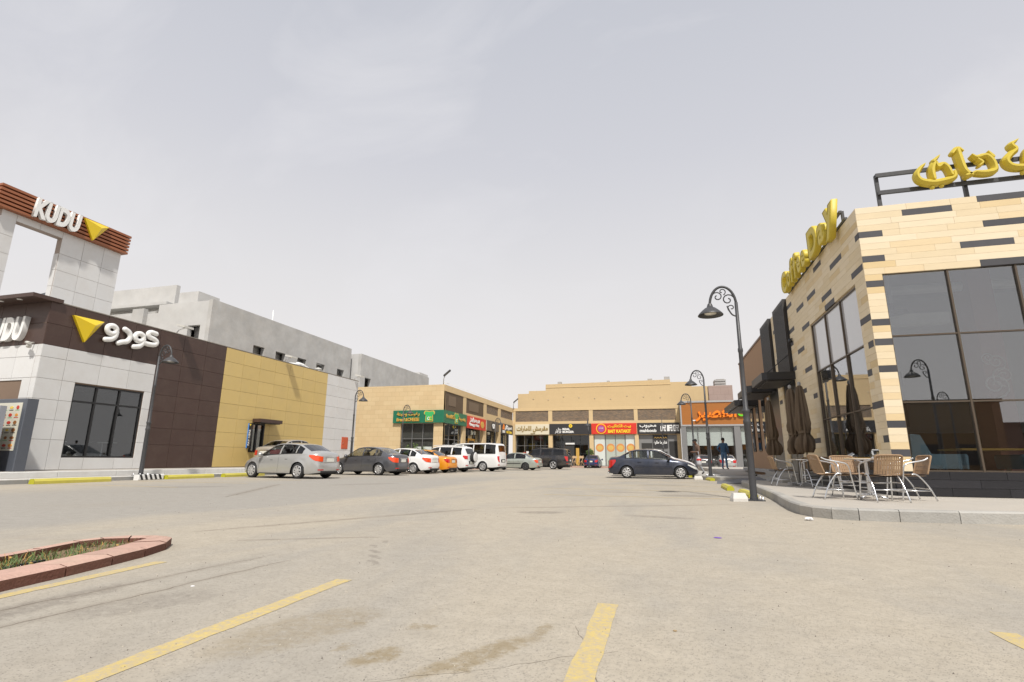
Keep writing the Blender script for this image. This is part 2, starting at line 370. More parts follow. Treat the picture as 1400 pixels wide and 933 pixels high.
    for (x0, y0, x1, y1, wd) in CRACKS:
        ln_ = math.hypot(x1-x0, y1-y0)/2
        mp4 = nd.new('ShaderNodeMapping'); mp4.vector_type = 'TEXTURE'; mp4.inputs['Location'].default_value = ((x0+x1)/2+.06, (y0+y1)/2+.06, 0); mp4.inputs['Rotation'].default_value = (0, 0, math.atan2(y1-y0, x1-x0))
        L(vb.outputs[0], mp4.inputs[0]); s4 = nd.new('ShaderNodeSeparateXYZ'); L(mp4.outputs[0], s4.inputs[0])
        k = math_('MULTIPLY', rng(math_('ABSOLUTE', s4.outputs[1]), wd, wd*.3), rng(math_('ABSOLUTE', s4.outputs[0]), ln_, ln_*.9))
        crk = k if crk is None else math_('MAXIMUM', crk, k)
        if wd > .005: c = mixc(math_('MULTIPLY', math_('MULTIPLY', rng(math_('ABSOLUTE', s4.outputs[1]), wd*9, 0.), rng(math_('ABSOLUTE', s4.outputs[0]), ln_, ln_*.6)), .30), c, (.20, .17, .135))
    crk = math_('MULTIPLY', crk, rng(noise(2.3, 3), .3, .55))
    c = mixc(math_('MULTIPLY', crk, .75), c, (.14, .115, .09))
    L(c, b.inputs['Base Color']); b.inputs['Roughness'].default_value = .93; b.inputs['Specular IOR Level'].default_value = .15
    bp = nd.new('ShaderNodeBump'); bp.inputs['Strength'].default_value = .6; bp.inputs['Distance'].default_value = .008
    L(math_('SUBTRACT', math_('ADD', math_('MULTIPLY', gr, .7), math_('MULTIPLY', mid, .5)), math_('MULTIPLY', crk, 1.2)), bp.inputs['Height']); L(bp.outputs[0], b.inputs['Normal'])
    return m
STAINS = [(-.80, 2.36, .10, .45, -28, .75, 't'), (-.62, 2.78, .05, .12, -15, .6, 't'), (-1.22, 2.22, .085, .16, -25, .8, 't'), (-1.42, 2.28, .035, .05, 0, .55, 't'), (-1.52, 2.62, .04, .05, 0, .5, 't'), (-1.2, 2.66, .05, .09, -60, .55, 't'),
          (-1.75, 2.45, .28, .55, -20, .42, 't'), (-2.55, 4.55, .05, .14, 40, .45, 'o'), (-2.42, 4.3, .05, .14, 50, .45, 'o'), (-2.3, 4.08, .04, .13, 50, .45, 'o'), (-2.72, 4.8, .04, .12, 40, .45, 'o'), (-2.75, 5.1, .04, .1, 40, .4, 'o'),
          (-1.9, 8.6, .5, .25, 15, .5, 'o'), (-.05, 8.5, .7, .18, -12, .42, 'o'), (.6, 13.8, .9, .5, 0, .45, 'o'), (-1.0, 14.6, 1.0, .35, 0, .3, 'o'), (-2.9, 2.6, .25, .5, -30, .33, 'o'), (-3.45, 2.35, .16, .8, 2, .45, 'o'), (.72, 2.3, .12, .06, 0, .7, 't'), (.05, 19.5, 1.1, .6, 0, .3, 'o'), (-9.5, 16, 1.6, .6, 60, .3, 'o'), (-13, 12.5, 1.2, .5, 40, .35, 'o')]
CRACKS = [(-3.55, 1.9, -3.3, 4.2, .010), (-3.2, 1.7, -3.0, 4.0, .008), (-5.2, 5.0, -3.0, 9.0, .02), (-3.0, 9.0, 1.5, 11.5, .018), (-4.4, 4.6, -2.9, 5.4, .012), (-9, 9.5, -12, 15, .03), (-1.2, 1.9, -.2, 2.6, .003), (-.25, 2.1, -.45, 2.9, .0025)]
mb = MB()
mb.quad((-500, -400, 0), (500, -400, 0), (500, 600, 0), (-500, 600, 0))
ground = mb.build('ground', ground_material(), kind='structure')
# painted parking lines (worn yellow)
def paint_material(name, col, lo, hi):
    m = mat(name, col, .75, var=.15, scale=5); nt = m.node_tree; L = nt.links.new; nd = nt.nodes; b = nd['Principled BSDF']
    no = nd.new('ShaderNodeTexNoise'); no.inputs['Scale'].default_value = 26; no.inputs['Detail'].default_value = 9; no.inputs['Roughness'].default_value = .8
    g = nd.new('ShaderNodeNewGeometry'); L(g.outputs['Position'], no.inputs['Vector'])
    rp = nd.new('ShaderNodeMapRange'); rp.inputs[1].default_value = lo; rp.inputs[2].default_value = hi; L(no.outputs['Fac'], rp.inputs[0])
    mx = nd.new('ShaderNodeMixRGB'); mx.inputs[2].default_value = (.38, .325, .25, 1); L(rp.outputs[0], mx.inputs[0])
    L(b.inputs['Base Color'].links[0].from_socket, mx.inputs[1]); L(mx.outputs[0], b.inputs['Base Color']); return m
M_line = paint_material('worn yellow line', (.54, .415, .135), .40, .62)
M_line2 = paint_material('faint yellow line', (.50, .37, .12), .40, .62)
def strip(x0, y0, x1, y1, wd, mt, z=.002, rag=.006):
    dv = Vector((x1-x0, y1-y0, 0)); ln = dv.length; dv /= ln; nv = Vector((-dv.y, dv.x, 0)); k = max(4, int(ln/.12)); mb = MB(); L_, R_ = [], []
    for i in range(k+1):
        p = Vector((x0, y0, z))+dv*ln*i/k
        L_.append(p+nv*(wd/2+random.uniform(-rag, rag))); R_.append(p-nv*(wd/2+random.uniform(-rag, rag)))
    n = mb.pts(L_); q = mb.pts(R_)
    for i in range(k): mb.face((n+i, n+i+1, q+i+1, q+i))
    return mb.build('parking_line', mt, kind='structure')
strip(-.345, -.6, -.345, 3.36, .112, M_line)
strip(-2.09, -.6, -2.17, 3.46, .118, M_line)
strip(-3.72, 0, -3.92, 3.58, .105, M_line)
strip(1.585, -.6, 1.585, 3.40, .115, M_line)
for y, x0 in ((13.0, -2.8), (15.9, -3.4), (18.9, -2.6), (22.2, -2.4)): strip(x0, y, 1.75, y, .09, M_line2)
for y in (12.2, 14.9, 17.6, 20.5, 23.4): strip(-17.9, y, -13.2, y, .10, M_line2)

# ------------------------------------------------------------------ planted island with pink kerb
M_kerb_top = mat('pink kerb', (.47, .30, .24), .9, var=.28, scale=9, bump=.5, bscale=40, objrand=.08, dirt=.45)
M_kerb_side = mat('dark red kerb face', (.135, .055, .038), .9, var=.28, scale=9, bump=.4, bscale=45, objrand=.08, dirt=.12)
isl = thing('kerbed_island', 'pink painted kerb round a narrow planted island in the parking lot', 'traffic island', (-6, 2, 0))
path = [(-3.83, -.8), (-3.88, 1.0), (-3.93, 1.75), (-3.98, 2.5), (-4.06, 2.95), (-4.15, 3.35), (-4.24, 3.70), (-4.38, 4.02), (-4.58, 4.26), (-4.80, 4.29), (-5.0, 4.2), (-5.13, 3.98), (-5.17, 3.75), (-5.05, 3.35), (-4.92, 2.85), (-4.82, 2.2), (-4.72, 1.4), (-4.66, .4), (-4.62, -.8)]
pin = []
for i, p in enumerate(path):
    a = Vector(path[max(0, i-1)]); b_ = Vector(path[min(len(path)-1, i+1)]); t = (b_-a).normalized(); wk = .27 if i < 8 else (.20 if i < 11 else .10); pin.append((p[0]-t.y*wk, p[1]+t.x*wk))
for i in range(len(path)-1):
    a, b_, c, e = Vector(path[i]), Vector(path[i+1]), Vector(pin[i+1]), Vector(pin[i]); g = .006
    t = (b_-a).normalized()*g; a, b_ = a+t, b_-t; t = (c-e).normalized()*g; e, c = e+t, c-t
    zt = .082+random.uniform(-.003, .003); ci = .03
    a2, b2_ = a.lerp(e, ci/.15), b_.lerp(c, ci/.15)
    mb = MB(); n = mb.pts([(a.x, a.y, -.02), (b_.x, b_.y, -.02), (b_.x, b_.y, zt-.016), (a.x, a.y, zt-.016), (b2_.x, b2_.y, zt), (a2.x, a2.y, zt), (c.x, c.y, zt-.004), (e.x, e.y, zt-.004), (c.x, c.y, -.02), (e.x, e.y, -.02)])
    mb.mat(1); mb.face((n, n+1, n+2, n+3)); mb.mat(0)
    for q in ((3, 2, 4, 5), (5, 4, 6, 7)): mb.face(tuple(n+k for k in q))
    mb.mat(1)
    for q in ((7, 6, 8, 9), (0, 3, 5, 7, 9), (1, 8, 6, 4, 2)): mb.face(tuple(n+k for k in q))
    mb.build('kerb_stone', [M_kerb_top, M_kerb_side], isl)
mb = MB(); k = len(path)//2
poly = pin
ctr = [((pin[i][0]+pin[-1-i][0])/2, (pin[i][1]+pin[-1-i][1])/2) for i in range(k)]
for i in range(k-1):
    mb.quad((*pin[i], .03), (*pin[i+1], .03), (*ctr[i+1], .045), (*ctr[i], .045), True); mb.quad((*pin[-1-i], .03), (*pin[-2-i], .03), (*ctr[i+1], .045), (*ctr[i], .045), True)
M_soil = mat('island soil', (.20, .135, .075), .95, var=.4, scale=14, bump=.8, bscale=40)
mb.build('soil', M_soil, isl)
M_grass = mat('grass blades', (.095, .15, .04), .6, var=.4, scale=6)
M_dry = mat('dry leaves', (.42, .25, .07), .8, var=.4, scale=9)
def inside(x, y):
    if y > 4.05: return False
    xr = interp([(-.8, -4.12), (1.6, -4.22), (2.5, -4.27), (3.35, -4.45), (3.7, -4.56), (4.05, -4.75)], y); xl = interp([(-.8, -4.5), (.4, -4.54), (1.4, -4.6), (2.2, -4.7), (2.85, -4.8), (3.35, -4.93), (4.05, -5.02)], y)
    return xl < x < xr
mb = MB()
clumps = [(random.uniform(-5.05, -4.15), random.uniform(-.5, 4.0)) for _ in range(330)]
for cx, cy in clumps:
    if not inside(cx, cy) or random.random() > (.97 if cy < 3.5 else .4): continue
    big = random.uniform(.5, 1.25)
    for _ in range(random.randint(12, 30)):
        x, y = cx+random.gauss(0, .055), cy+random.gauss(0, .06)
        if not inside(x, y): continue
        a = random.uniform(0, 6.28); h = random.uniform(.025, .075)*big; ln = random.uniform(.02, .08)*big; wd = .003; z = .032
        dx, dy = math.cos(a), math.sin(a)
        mb.mat(1 if random.random() < .12 else 0)
        p0 = Vector((x, y, z)); p1 = p0+Vector((dx*ln*.4, dy*ln*.4, h*.7)); p2 = p0+Vector((dx*ln, dy*ln, h)); sd = Vector((-dy, dx, 0))*wd
        n = mb.pts([p0-sd, p0+sd, p1+sd*.8, p1-sd*.8, p2]); mb.face((n, n+1, n+2, n+3)); mb.face((n+3, n+2, n+4))
for _ in range(260):
    x, y = random.uniform(-5.05, -4.15), random.uniform(-.6, 4.0)
    if not inside(x, y): continue
    mb.mat(1); a = random.uniform(0, 6.28); q = random.uniform(.008, .022); z = .045+random.uniform(0, .015)
    mb.quad((x, y, z), (x+q*math.cos(a), y+q*math.sin(a), z+.006), (x+1.6*q*math.cos(a+.5), y+1.6*q*math.sin(a+.5), z+.01), (x+q*math.cos(a+1.2), y+q*math.sin(a+1.2), z))
setp(mb.build('grass', [M_grass, M_dry], label='patchy green grass and dry leaves growing inside the pink kerbed island', cat='grass'), kind='stuff')
o = MB().tube(crom([(-4.3, .8, .05), (-4.35, 1.6, .06), (-4.42, 2.4, .055), (-4.5, 3.1, .06)], 6), .009, 6).build('irrigation_hose', M_black)
setp(o, 'thin black irrigation hose lying in the grass of the pink kerbed island', 'hose')

mb = MB(); rg = random.Random(3); tri = [(0, 1, 2), (0, 2, 3), (0, 3, 1), (1, 3, 2)]
for _ in range(1500):
    y = .8+9*rg.random()**1.6; x = rg.uniform(-.95, .75)*y*1.15-.2*y; s_ = rg.uniform(.0015, .0045)*(1+.12*y); a = rg.uniform(0, 6.28)
    if x < -3.7 and y < 4.8: continue
    mb.mat(rg.choice((0, 0, 1))); n = mb.pts([(x, y, s_*1.1)]+[(x+s_*math.cos(a+2.1*k), y+s_*math.sin(a+2.1*k), -.0005) for k in range(3)])
    for q in tri: mb.face(tuple(n+k for k in q))
setp(mb.build('grit', [mat('grit pale', (.42, .38, .31), .9), mat('grit dark', (.16, .14, .12), .9)], label='loose grit and tiny stones scattered over the dusty asphalt', cat='grit'), kind='stuff')
# ------------------------------------------------------------------ litter
M_paper = mat('crumpled paper', (.75, .75, .76), .8)
def litter(name, x, y, s, mt, label, cat, z=0.0, h=.4):
    mb = MB(); rnd = random.Random(int(x*100)); prof = 7; seg = 9; n0 = len(mb.v)
    mb.lathe([(s*math.sin(math.pi*(i+.02)/(prof-1)*.99)*1.0, s*h*(1-math.cos(math.pi*i/(prof-1)))) for i in range(prof)], (x, y, z-.002), seg, smooth=False, wob=lambda a, t: .7+.5*rnd.random())
    return setp(mb.build(name, mt), label, cat)
litter('crumpled_tissue', 2.0, 8.75, .06, M_paper, 'crumpled white tissue on the asphalt below the rounded kerb', 'litter')
M_purple = mat('purple wrapper', (.16, .06, .42), .4)
litter('sweet_wrapper', .55, 6.45, .045, M_purple, 'small purple and white wrapper lying on the open asphalt', 'litter', h=.12)
litter('paper_scrap', -3.0, 3.0, .012, M_paper, 'tiny white paper scrap between two yellow parking lines', 'litter', h=.2)
litter('pebble', .02, 2.95, .01, mat('pebble', (.30, .22, .12), .9), 'small tan pebble alone on the asphalt by a yellow line', 'pebble')
# ------------------------------------------------------------------ pavement on the right
M_pave = mat('pavement tiles', (.40, .37, .325), .9, var=.12, scale=2.5, bump=.2, bscale=30, dirt=.15)
M_kerbstone = mat('kerb stone', (.345, .335, .31), .9, var=.24, scale=5, bump=.4, bscale=35, objrand=.10, dirt=.35)
M_tile_dark = mat('dark ramp tiles', (.13, .13, .14), .7, var=.15, scale=4)
KZ = .163
edge = [(14.0, 9.75), (12.6, 9.66), (11.3, 9.58), (10.0, 9.5), (8.7, 9.42), (7.4, 9.34), (6.1, 9.25), (4.84, 9.16), (3.95, 9.0), (3.2, 8.93), (2.7, 8.95), (2.38, 9.07), (2.18, 9.32), (2.09, 9.7), (2.09, 10.3), (2.16, 11.2), (2.25, 12.2), (2.33, 13.2), (2.38, 14.2), (2.43, 15.2), (2.47, 16.2), (2.51, 17.2), (2.55, 18.2), (2.59, 19.2), (2.63, 20.2), (2.72, 20.8), (3.0, 21.15), (3.5, 21.25), (4.6, 21.25)]
inn = []
for i, p in enumerate(edge):
    a = Vector(edge[max(0, i-1)]); b_ = Vector(edge[min(len(edge)-1, i+1)]); t = (b_-a).normalized(); inn.append((p[0]+t.y*.16, p[1]-t.x*.16))
mb = MB(); mb.prism([p for p in inn]+[(4.6, 12.8), (14, 12.8)], -.02, KZ-.006)
pav = mb.build('pavement', M_pave, kind='structure')
for i in range(len(edge)-1):
    a, b_, c, e = Vector(edge[i]), Vector(edge[i+1]), Vector(inn[i+1]), Vector(inn[i]); t = (b_-a).normalized()*.005; u = (c-e).normalized()*.005
    a, b_, e, c = a+t, b_-t, e+u, c-u; a2, b2_ = a.lerp(e, .15), b_.lerp(c, .15); z = KZ+random.uniform(-.003, .003)
    mb = MB(); n = mb.pts([(a.x, a.y, -.02), (b_.x, b_.y, -.02), (b_.x, b_.y, z-.022), (a.x, a.y, z-.022), (b2_.x, b2_.y, z), (a2.x, a2.y, z), (c.x, c.y, z), (e.x, e.y, z), (c.x, c.y, -.02), (e.x, e.y, -.02)])
    for q in ((0, 1, 2, 3), (3, 2, 4, 5), (5, 4, 6, 7), (7, 6, 8, 9), (0, 3, 5, 7, 9), (1, 8, 6, 4, 2)): mb.face(tuple(n+k for k in q))
    mb.build('kerb_stone', M_kerbstone, pav)
mb = MB(); n = mb.pts([(1.95, 21.5, .004), (4.55, 21.5, .16), (4.55, 24.1, .30), (2.2, 24.1, .02), (1.95, 21.5, -.05), (4.55, 21.5, -.05), (4.55, 24.1, -.05), (2.2, 24.1, -.05)])
for q in ((0, 1, 2, 3), (0, 4, 5, 1), (1, 5, 6, 2), (2, 6, 7, 3), (3, 7, 4, 0)): mb.face(tuple(n+k for k in q))
mb.build('pavement_ramp', M_tile_dark, kind='structure')
edge2 = [(4.6, 24.0), (2.75, 24.05), (2.35, 24.3), (2.0, 24.9), (1.75, 25.9), (1.62, 27.2), (1.6, 28.6), (1.6, 33), (1.6, 40), (1.6, 48)]
mb = MB(); mb.prism(edge2[::-1]+[(4.6, 24.0)], -.02, KZ)
pav2 = mb.build('pavement', M_kerbstone, kind='structure')
mb = MB(); n = mb.pts([(2.9, 28.2, KZ+.004), (2.9, 33, .36), (2.9, 48, .36), (14, 48, .36), (14, 33, .36), (14, 28.2, .36), (2.9, 48, 0), (14, 48, 0)])
for q in ((0, 5, 4, 1), (1, 4, 3, 2), (2, 3, 7, 6)): mb.face(tuple(n+k for k in q))
mb.poly([(2.9, 28.2, 0), (2.9, 28.2, KZ+.004), (2.9, 33, .36), (2.9, 48, .36), (2.9, 48, 0)])
mb.build('raised_pavement', M_pave, kind='structure')

# ------------------------------------------------------------------ coffee shop
CX, CY, CT = 4.6, 12.785, 6.52
PL = .645                                     # plinth top
cof = thing('coffee_shop_building', 'beige limestone coffee shop with scattered dark stones and tall glass walls', 'building', (CX, CY, 0))
M_lime0 = mat('plain limestone', (.70, .59, .41), .8, var=.12, scale=2)
M_back = mat('mortar backing', (.50, .40, .26), .9)
def stone_material(name, a, b_, var=.1):
    m = mat(name, a, .75, var=var, scale=2.2, stretch=(1.0, 1.0, 5.0), bump=.12, bscale=24, objrand=.05, sat=.10, dirt=.10); return m
M_lime = stone_material('limestone', (.70, .59, .41), None)
M_lime2 = stone_material('honey limestone', (.66, .52, .31), None)
M_darkstone = mat('dark basalt stone', (.055, .055, .062), .6, var=.2, scale=6, objrand=.15)
Ff = FS(CX, CY); Fw = FW(CX, 32.2)            # front frame: u = x-CX ; side frame: u = 32.2-y
UN = 32.2-CY
GL, GT, GB = .34, 4.92, .66                   # front glass
SG0, SG1, SGT, SGB = 32.2-17.35, 32.2-13.42, 4.86, .55
t = .05
mb = MB()                                     # backing walls (stones sit in front of them)
mb.fbox(Ff, t, GL, 0, CT, -.25, -t); mb.fbox(Ff, GL, 9.4, GT, CT, -.25, -t); mb.fbox(Ff, GL, 9.4, 0, GB-.02, -.25, -t)
mb.fbox(Fw, 7.6, SG0, 0, CT, -.30, -t); mb.fbox(Fw, SG1, UN-.25, 0, CT, -.30, -t); mb.fbox(Fw, SG0, SG1, SGT, CT, -.30, -t); mb.fbox(Fw, SG0, SG1, 0, SGB, -.30, -t)
mb.build('wall', M_back, cof)
MB().fbox(Ff, 6.43, 9.4, PL, GT, -.25, 0).build('end_wall', M_lime0, cof)
CH = (CT-PL)/40
lst = []
rnd = random.Random(11)
DF = [(.91, 1.86, 6.36), (2.34, 3.2, 6.45), (2.36, 3.3, 5.92), (1.88, 2.84, 5.46), (2.17, 3.1, 5.02), (3.9, 4.8, 6.2), (4.4, 5.3, 5.6), (0, .47, 5.87), (0, .44, 5.26)]
DC = [4.93, 4.63, 3.86, 2.75, 1.65, 1.0, 3.3]
DS = [(16.39, 15.62, 6.3), (14.96, 14.02, 5.86), (13.56, 12.83, 5.08), (18.69, 17.79, 5.78), (17.35, 16.45, 5.64), (15.96, 15.06, 5.21), (20.08, 19.23, 6.19), (18.27, 17.41, 5.02), (20.09, 19.21, 5.3), (13.03, 12.80, 5.87), (13.42, 12.80, 3.99), (20.03, 19.52, 4.81), (19.1, 18.26, 4.39), (20.02, 19.48, 3.92), (18.48, 17.66, 3.63), (15.79, 14.94, 4.95), (17.9, 17.45, 2.84), (19.17, 18.56, 3.03), (13.15, 12.85, 3.38), (13.42, 13.15, 2.72), (13.42, 12.80, 2.1), (13.08, 12.80, 1.32), (19.6, 18.9, 2.2), (18.4, 17.7, 1.5), (22.5, 21.9, 5.9), (22.4, 21.9, 4.7), (22.6, 22.1, 3.1)]
DS = [(32.2-a_, 32.2-b_, z) for a_, b_, z in DS]
def course(F, u0, u1, k, darks, avg=(.7, 1.3)):
    z0 = PL+k*CH; cuts = sorted((max(a_, u0), min(b_, u1)) for a_, b_, z in darks if z0 <= z < z0+CH and b_ > u0+.05 and a_ < u1-.05)
    for a_, b_ in cuts: lst.append((F, a_, b_, z0, z0+CH, 2))
    u = u0
    for a_, b_ in cuts+[(u1, u1)]:
        first = True
        while a_-u > .02:
            ln = rnd.uniform(*avg)*(rnd.uniform(.3, 1) if first else 1); first = False
            e_ = a_ if a_-(u+ln) < .25 else u+ln
            lst.append((F, u, e_, z0, z0+CH, 1 if rnd.random() < .15 else 0)); u = e_
        u = max(u, b_)
for k in range(40):
    z0 = PL+k*CH; zc = z0+CH/2
    if zc > GT: course(Ff, 0, 9.4, k, DF)
    else: lst.append((Ff, 0, GL, z0, z0+CH, 2 if any(z0 <= z < z0+CH for z in DC) else (1 if rnd.random() < .25 else 0)))
    if zc > SGT: course(Fw, 12.3, UN, k, DS, avg=(.5, 1.0))
    else: course(Fw, SG1, UN, k, DS, avg=(.35, .7)); course(Fw, 12.3, SG0, k, DS, avg=(.5, 1.0))
    course(Fw, 9.5, 10.4, k, DS, avg=(.4, .9)); course(Fw, 7.5, 7.62, k, DS)
def dist(it):
    p = it[0]((it[1]+it[2])/2, (it[3]+it[4])/2, 0); return (Vector(p)-Vector((0, 0, .8))).length
lst.sort(key=dist)
Ms = [M_lime, M_lime2, M_darkstone]
g = .0012
for it in lst[:300]:
    F, a, b_, z0, z1, q = it
    MB().fbox(F, a+g, b_-g, z0+g, z1-g, -t, rnd.uniform(0, .003), .0015).build('stone', Ms[q], cof)
mb = MB()
for it in lst[300:]:
    F, a, b_, z0, z1, q = it
    mb.mat(q); mb.fbox(F, a+g, b_-g, z0+g, z1-g, -t, rnd.uniform(0, .003), .0015)
setp(mb.build('stone', Ms, cof), kind='stuff')
# black tile plinth
M_plinth = mat('black plinth tile', (.022, .022, .026), .28, var=.2, scale=5, objrand=.2)
for F, u0, u1, tl in ((Ff, 0.002, 9.4, .95), (Fw, 7.6, UN-.01, .95)):
    for k in range(3):
        z0 = KZ+k*(PL-KZ)/3; z1 = z0+(PL-KZ)/3; u = u0-(.45 if k % 2 else 0)
        while u < u1:
            a, b_ = max(u, u0), min(u+tl, u1)
            if b_-a > .05: MB().fbox(F, a+.002, b_-.002, z0+.002, z1-.002, -t, .012, .003).build('plinth_tile', M_plinth, cof)
            u += tl
# glazing
M_frame = mat('bronze frame', (.11, .085, .062), .4, metal=.4)
us = [GL, 1.57, 2.78, 3.99, 5.2, 6.4]; vs = [GB, 2.06, 3.49, GT]
def glazing(F, us, vs, gm, parent, fr=.018, n=-.07):
    for i in range(len(us)-1):
        for j in range(len(vs)-1):
            q = gm(i, j) if callable(gm) else gm
            MB().fbox(F, us[i]+.012, us[i+1]-.012, vs[j]+.012, vs[j+1]-.012, n-.006, n).build('glass_pane', q, parent)
    for u in us: MB().fbox(F, u-fr, u+fr, vs[0]-fr, vs[-1]+fr, n-.06, n+.045).build('mullion', M_frame, parent)
    for v in vs: MB().fbox(F, us[0], us[-1], v-fr*.8, v+fr*.8, n-.055, n+.038).build('transom', M_frame, parent)
glazing(Ff, us, vs, G_front, cof)
M_film = mat('pale window film', (.46, .46, .47), .12, var=.04, scale=.6, coat=.6)
sus = [SG0, SG0+1.31, SG0+2.62, SG1]
glazing(Fw, sus, [SGB, 2.03, 3.45, SGT], lambda i, j: M_film if j == 2 else G_front, cof)
# room behind the glass
M_room = mat('coffee room wall', (.50, .50, .49), .9); M_ceil = mat('coffee room ceiling', (.52, .52, .53), .9); M_floor = mat('coffee room floor', (.30, .26, .22), .5)
mb = MB(); mb.box(CX+.31, 14, 19.2, 19.35, .6, 6.3); mb.box(13.9, 14, 13.05, 19.2, .6, 6.3); mb.build('back_wall', M_room, cof)
MB().box(CX+.3, 14, CY+.26, 19.35, 6.05, 6.28).build('ceiling', M_ceil, cof)
MB().box(CX+.3, 14, CY+.26, 19.35, .52, .60).build('floor', M_floor, cof)
MB().box(CX+.02, 14, CY+.26, 31.9, 6.30, 6.42).build('roof', M_conc, cof)
M_redwall = mat('terracotta pillar', (.30, .13, .10), .7)
rp_ = MB().box(7.75, 8.25, 15.3, 16.0, .6, 6.05).build('pillar', M_redwall, cof)
M_duct = mat('galvanised duct', (.72, .72, .73), .4, metal=.2)
MB().tube([(4.95, 15.6, 5.3), (7, 15.6, 5.3), (9, 15.7, 5.32), (13, 15.8, 5.35)], .12, 14).build('air_duct', M_duct, cof)
MB().box(5.0, 7.1, 15.0, 15.25, 4.22, 4.5).build('ceiling_beam', mat('white beam', (.62, .62, .61), .7), cof)
MB().box(5.3, 7.4, 18.9, 19.18, 1.9, 3.6).build('wall_board', mat('menu wall', (.22, .22, .22), .6), cof)
def scroll(mb, F, u, v, s, mirror=1, n=.02):
    P = [(u, v, 0)]
    for i in range(22):
        a = i/21*3.6*math.pi/2*2; q = s*(1-i/23); P.append((u+mirror*q*math.sin(a)*.6, v+s*.9-q*math.cos(a)*.6+i*.002, 0))
    mb.tube([F(p[0], p[1], n) for p in P[1:]], [.03*s*1.6]*21+[.01] if False else .028*s*1.4, 6)
mb = MB(); Fp = FS(7.65, 15.29)
for k_, (a, b_, s, mi) in enumerate(((.25, 2.2, .5, 1), (.45, 2.5, .42, -1), (.35, 2.9, .35, 1), (.2, 3.1, .25, -1))): scroll(mb, Fp, a, b_, s, mi, .02)
mb.build('wall_ornament', mat('pale ornament', (.55, .50, .46), .6), cof)
pl_ = thing('pendant_lamp', 'flat round pendant lamp hanging inside the coffee shop window', 'lamp', (5.95, 14.4, 3.9))
MB().lathe([(.0, 4.62), (.05, 4.6), (.07, 4.45), (.12, 4.40), (.33, 4.37), (.33, 4.355), (.0, 4.35)], (5.6, 14.3, 0), 24).build('lamp_shade', mat('grey lamp shade', (.16, .16, .16), .4), pl_)
MB().tube([(5.6, 14.3, 4.6), (5.6, 14.3, 6.05)], .055, 10).build('stem', mat('pale stem', (.42, .42, .42), .5), pl_)
M_sofa = mat('pale blue fabric', (.25, .36, .42), .9, var=.12, scale=12)
def sofa(x, y, flip, label):
    s_ = thing('sofa', label, 'sofa', (x, y, .6), group=None)
    sx_ = -1 if flip else 1
    F = lambda u, v, n: (x+sx_*u, y+n, .6+v)
    MB().fprism(F, [(0, .1), (.98, .1), (1.0, .36), (.97, .40), (.36, .40), (.20, .80), (.02, .82)], 0, 1.1).build('upholstery', M_sofa, s_)
    for a in (.12, .85):
        for b_ in (.1, .95): MB().box(x+sx_*a-.03, x+sx_*a+.03, y+b_-.03, y+b_+.03, .6, .72).build('leg', M_steel, s_)
sofa(5.12, 13.2, False, 'pale blue sofa behind the coffee shop glass by the stone corner')
sofa(8.1, 13.2, True, 'pale blue sofa facing the other one across the coffee shop window table')
tb = thing('cafe_table', 'dark cafe table with yellow wooden top between the pale blue sofas', 'table', (6.45, 13.8, .6))
M_woodtop = mat('yellow wood top', (.55, .33, .07), .5, var=.15, scale=4, stretch=(1, 8, 1))
MB().box(6.05, 7.2, 13.3, 14.3, 1.08, 1.12, .02).build('tabletop', M_woodtop, tb)
MB().lathe([(.25, .6), (.25, .62), (.04, .64), (.04, 1.08)], (6.6, 13.8, 0), 14).build('pedestal', M_black, tb)
ds = thing('service_counter', 'dark wooden service counter at the back of the coffee shop room', 'counter', (9, 18, .6))
MB().box(5.2, 11, 18.0, 18.6, .6, 1.65).build('counter_body', mat('counter wood', (.10, .055, .03), .5), ds)
# slat screens, brown wing, canopies
M_slat = mat('black slats', (.034, .031, .030), .5)
for a, b_ in ((10.42, 12.28), (7.65, 9.48)):
    mb = MB(); u = a
    while u < b_-.05: mb.fbox(Fw, u, u+.075, 3.75, CT+.02, -t, .11); u += .155
    mb.fbox(Fw, a, b_, 3.75, CT, -t, .005); setp(mb.build('slat_screen', M_slat, cof), kind='stuff')
    MB().fbox(Fw, a, b_, KZ, 3.75, -t, -.03).build('shop_recess', mat('dark doorway', (.03, .03, .03), .3), cof)
brn = thing('brown_wing', 'brown rendered wing beyond the coffee shop with dark tall windows', 'building', (4.6, 28, 0))
M_render = mat('brown render', (.36, .225, .135), .85, var=.08, scale=1.2, bump=.15, bscale=40)
mb = MB(); mb.prism([(4.6, 24.7), (4.6, 32.2), (14, 32.2), (14, 24.7)], 0, 6.25); mb.build('wall', M_render, brn)
MB().box(4.57, 4.9, 24.6, 32.23, 6.251, 6.33).build('coping', mat('brown coping', (.17, .10, .06), .6), brn)
for u in (1.0, 2.6, 4.2, 5.8):
    wn = MB().fbox(Fw, u, u+.75, 1.3, 3.6, .0, .035).build('window', M_black, brn)
    MB().fbox(Fw, u+.07, u+.68, 1.37, 3.53, .034, .045).build('pane', glass('tinted shop window', (.05, .05, .05), .12), wn)
MB().fbox(Fw, 0, 7.4, .36, .5, 0, .25).build('plinth', M_conc, brn)
MB().box(3.75, 4.58, 19.3, 24.0, KZ, .30).build('step', M_kerbstone, cof)
MB().box(4.1, 4.58, 19.5, 24.2, .302, .44).build('step', M_kerbstone, cof)
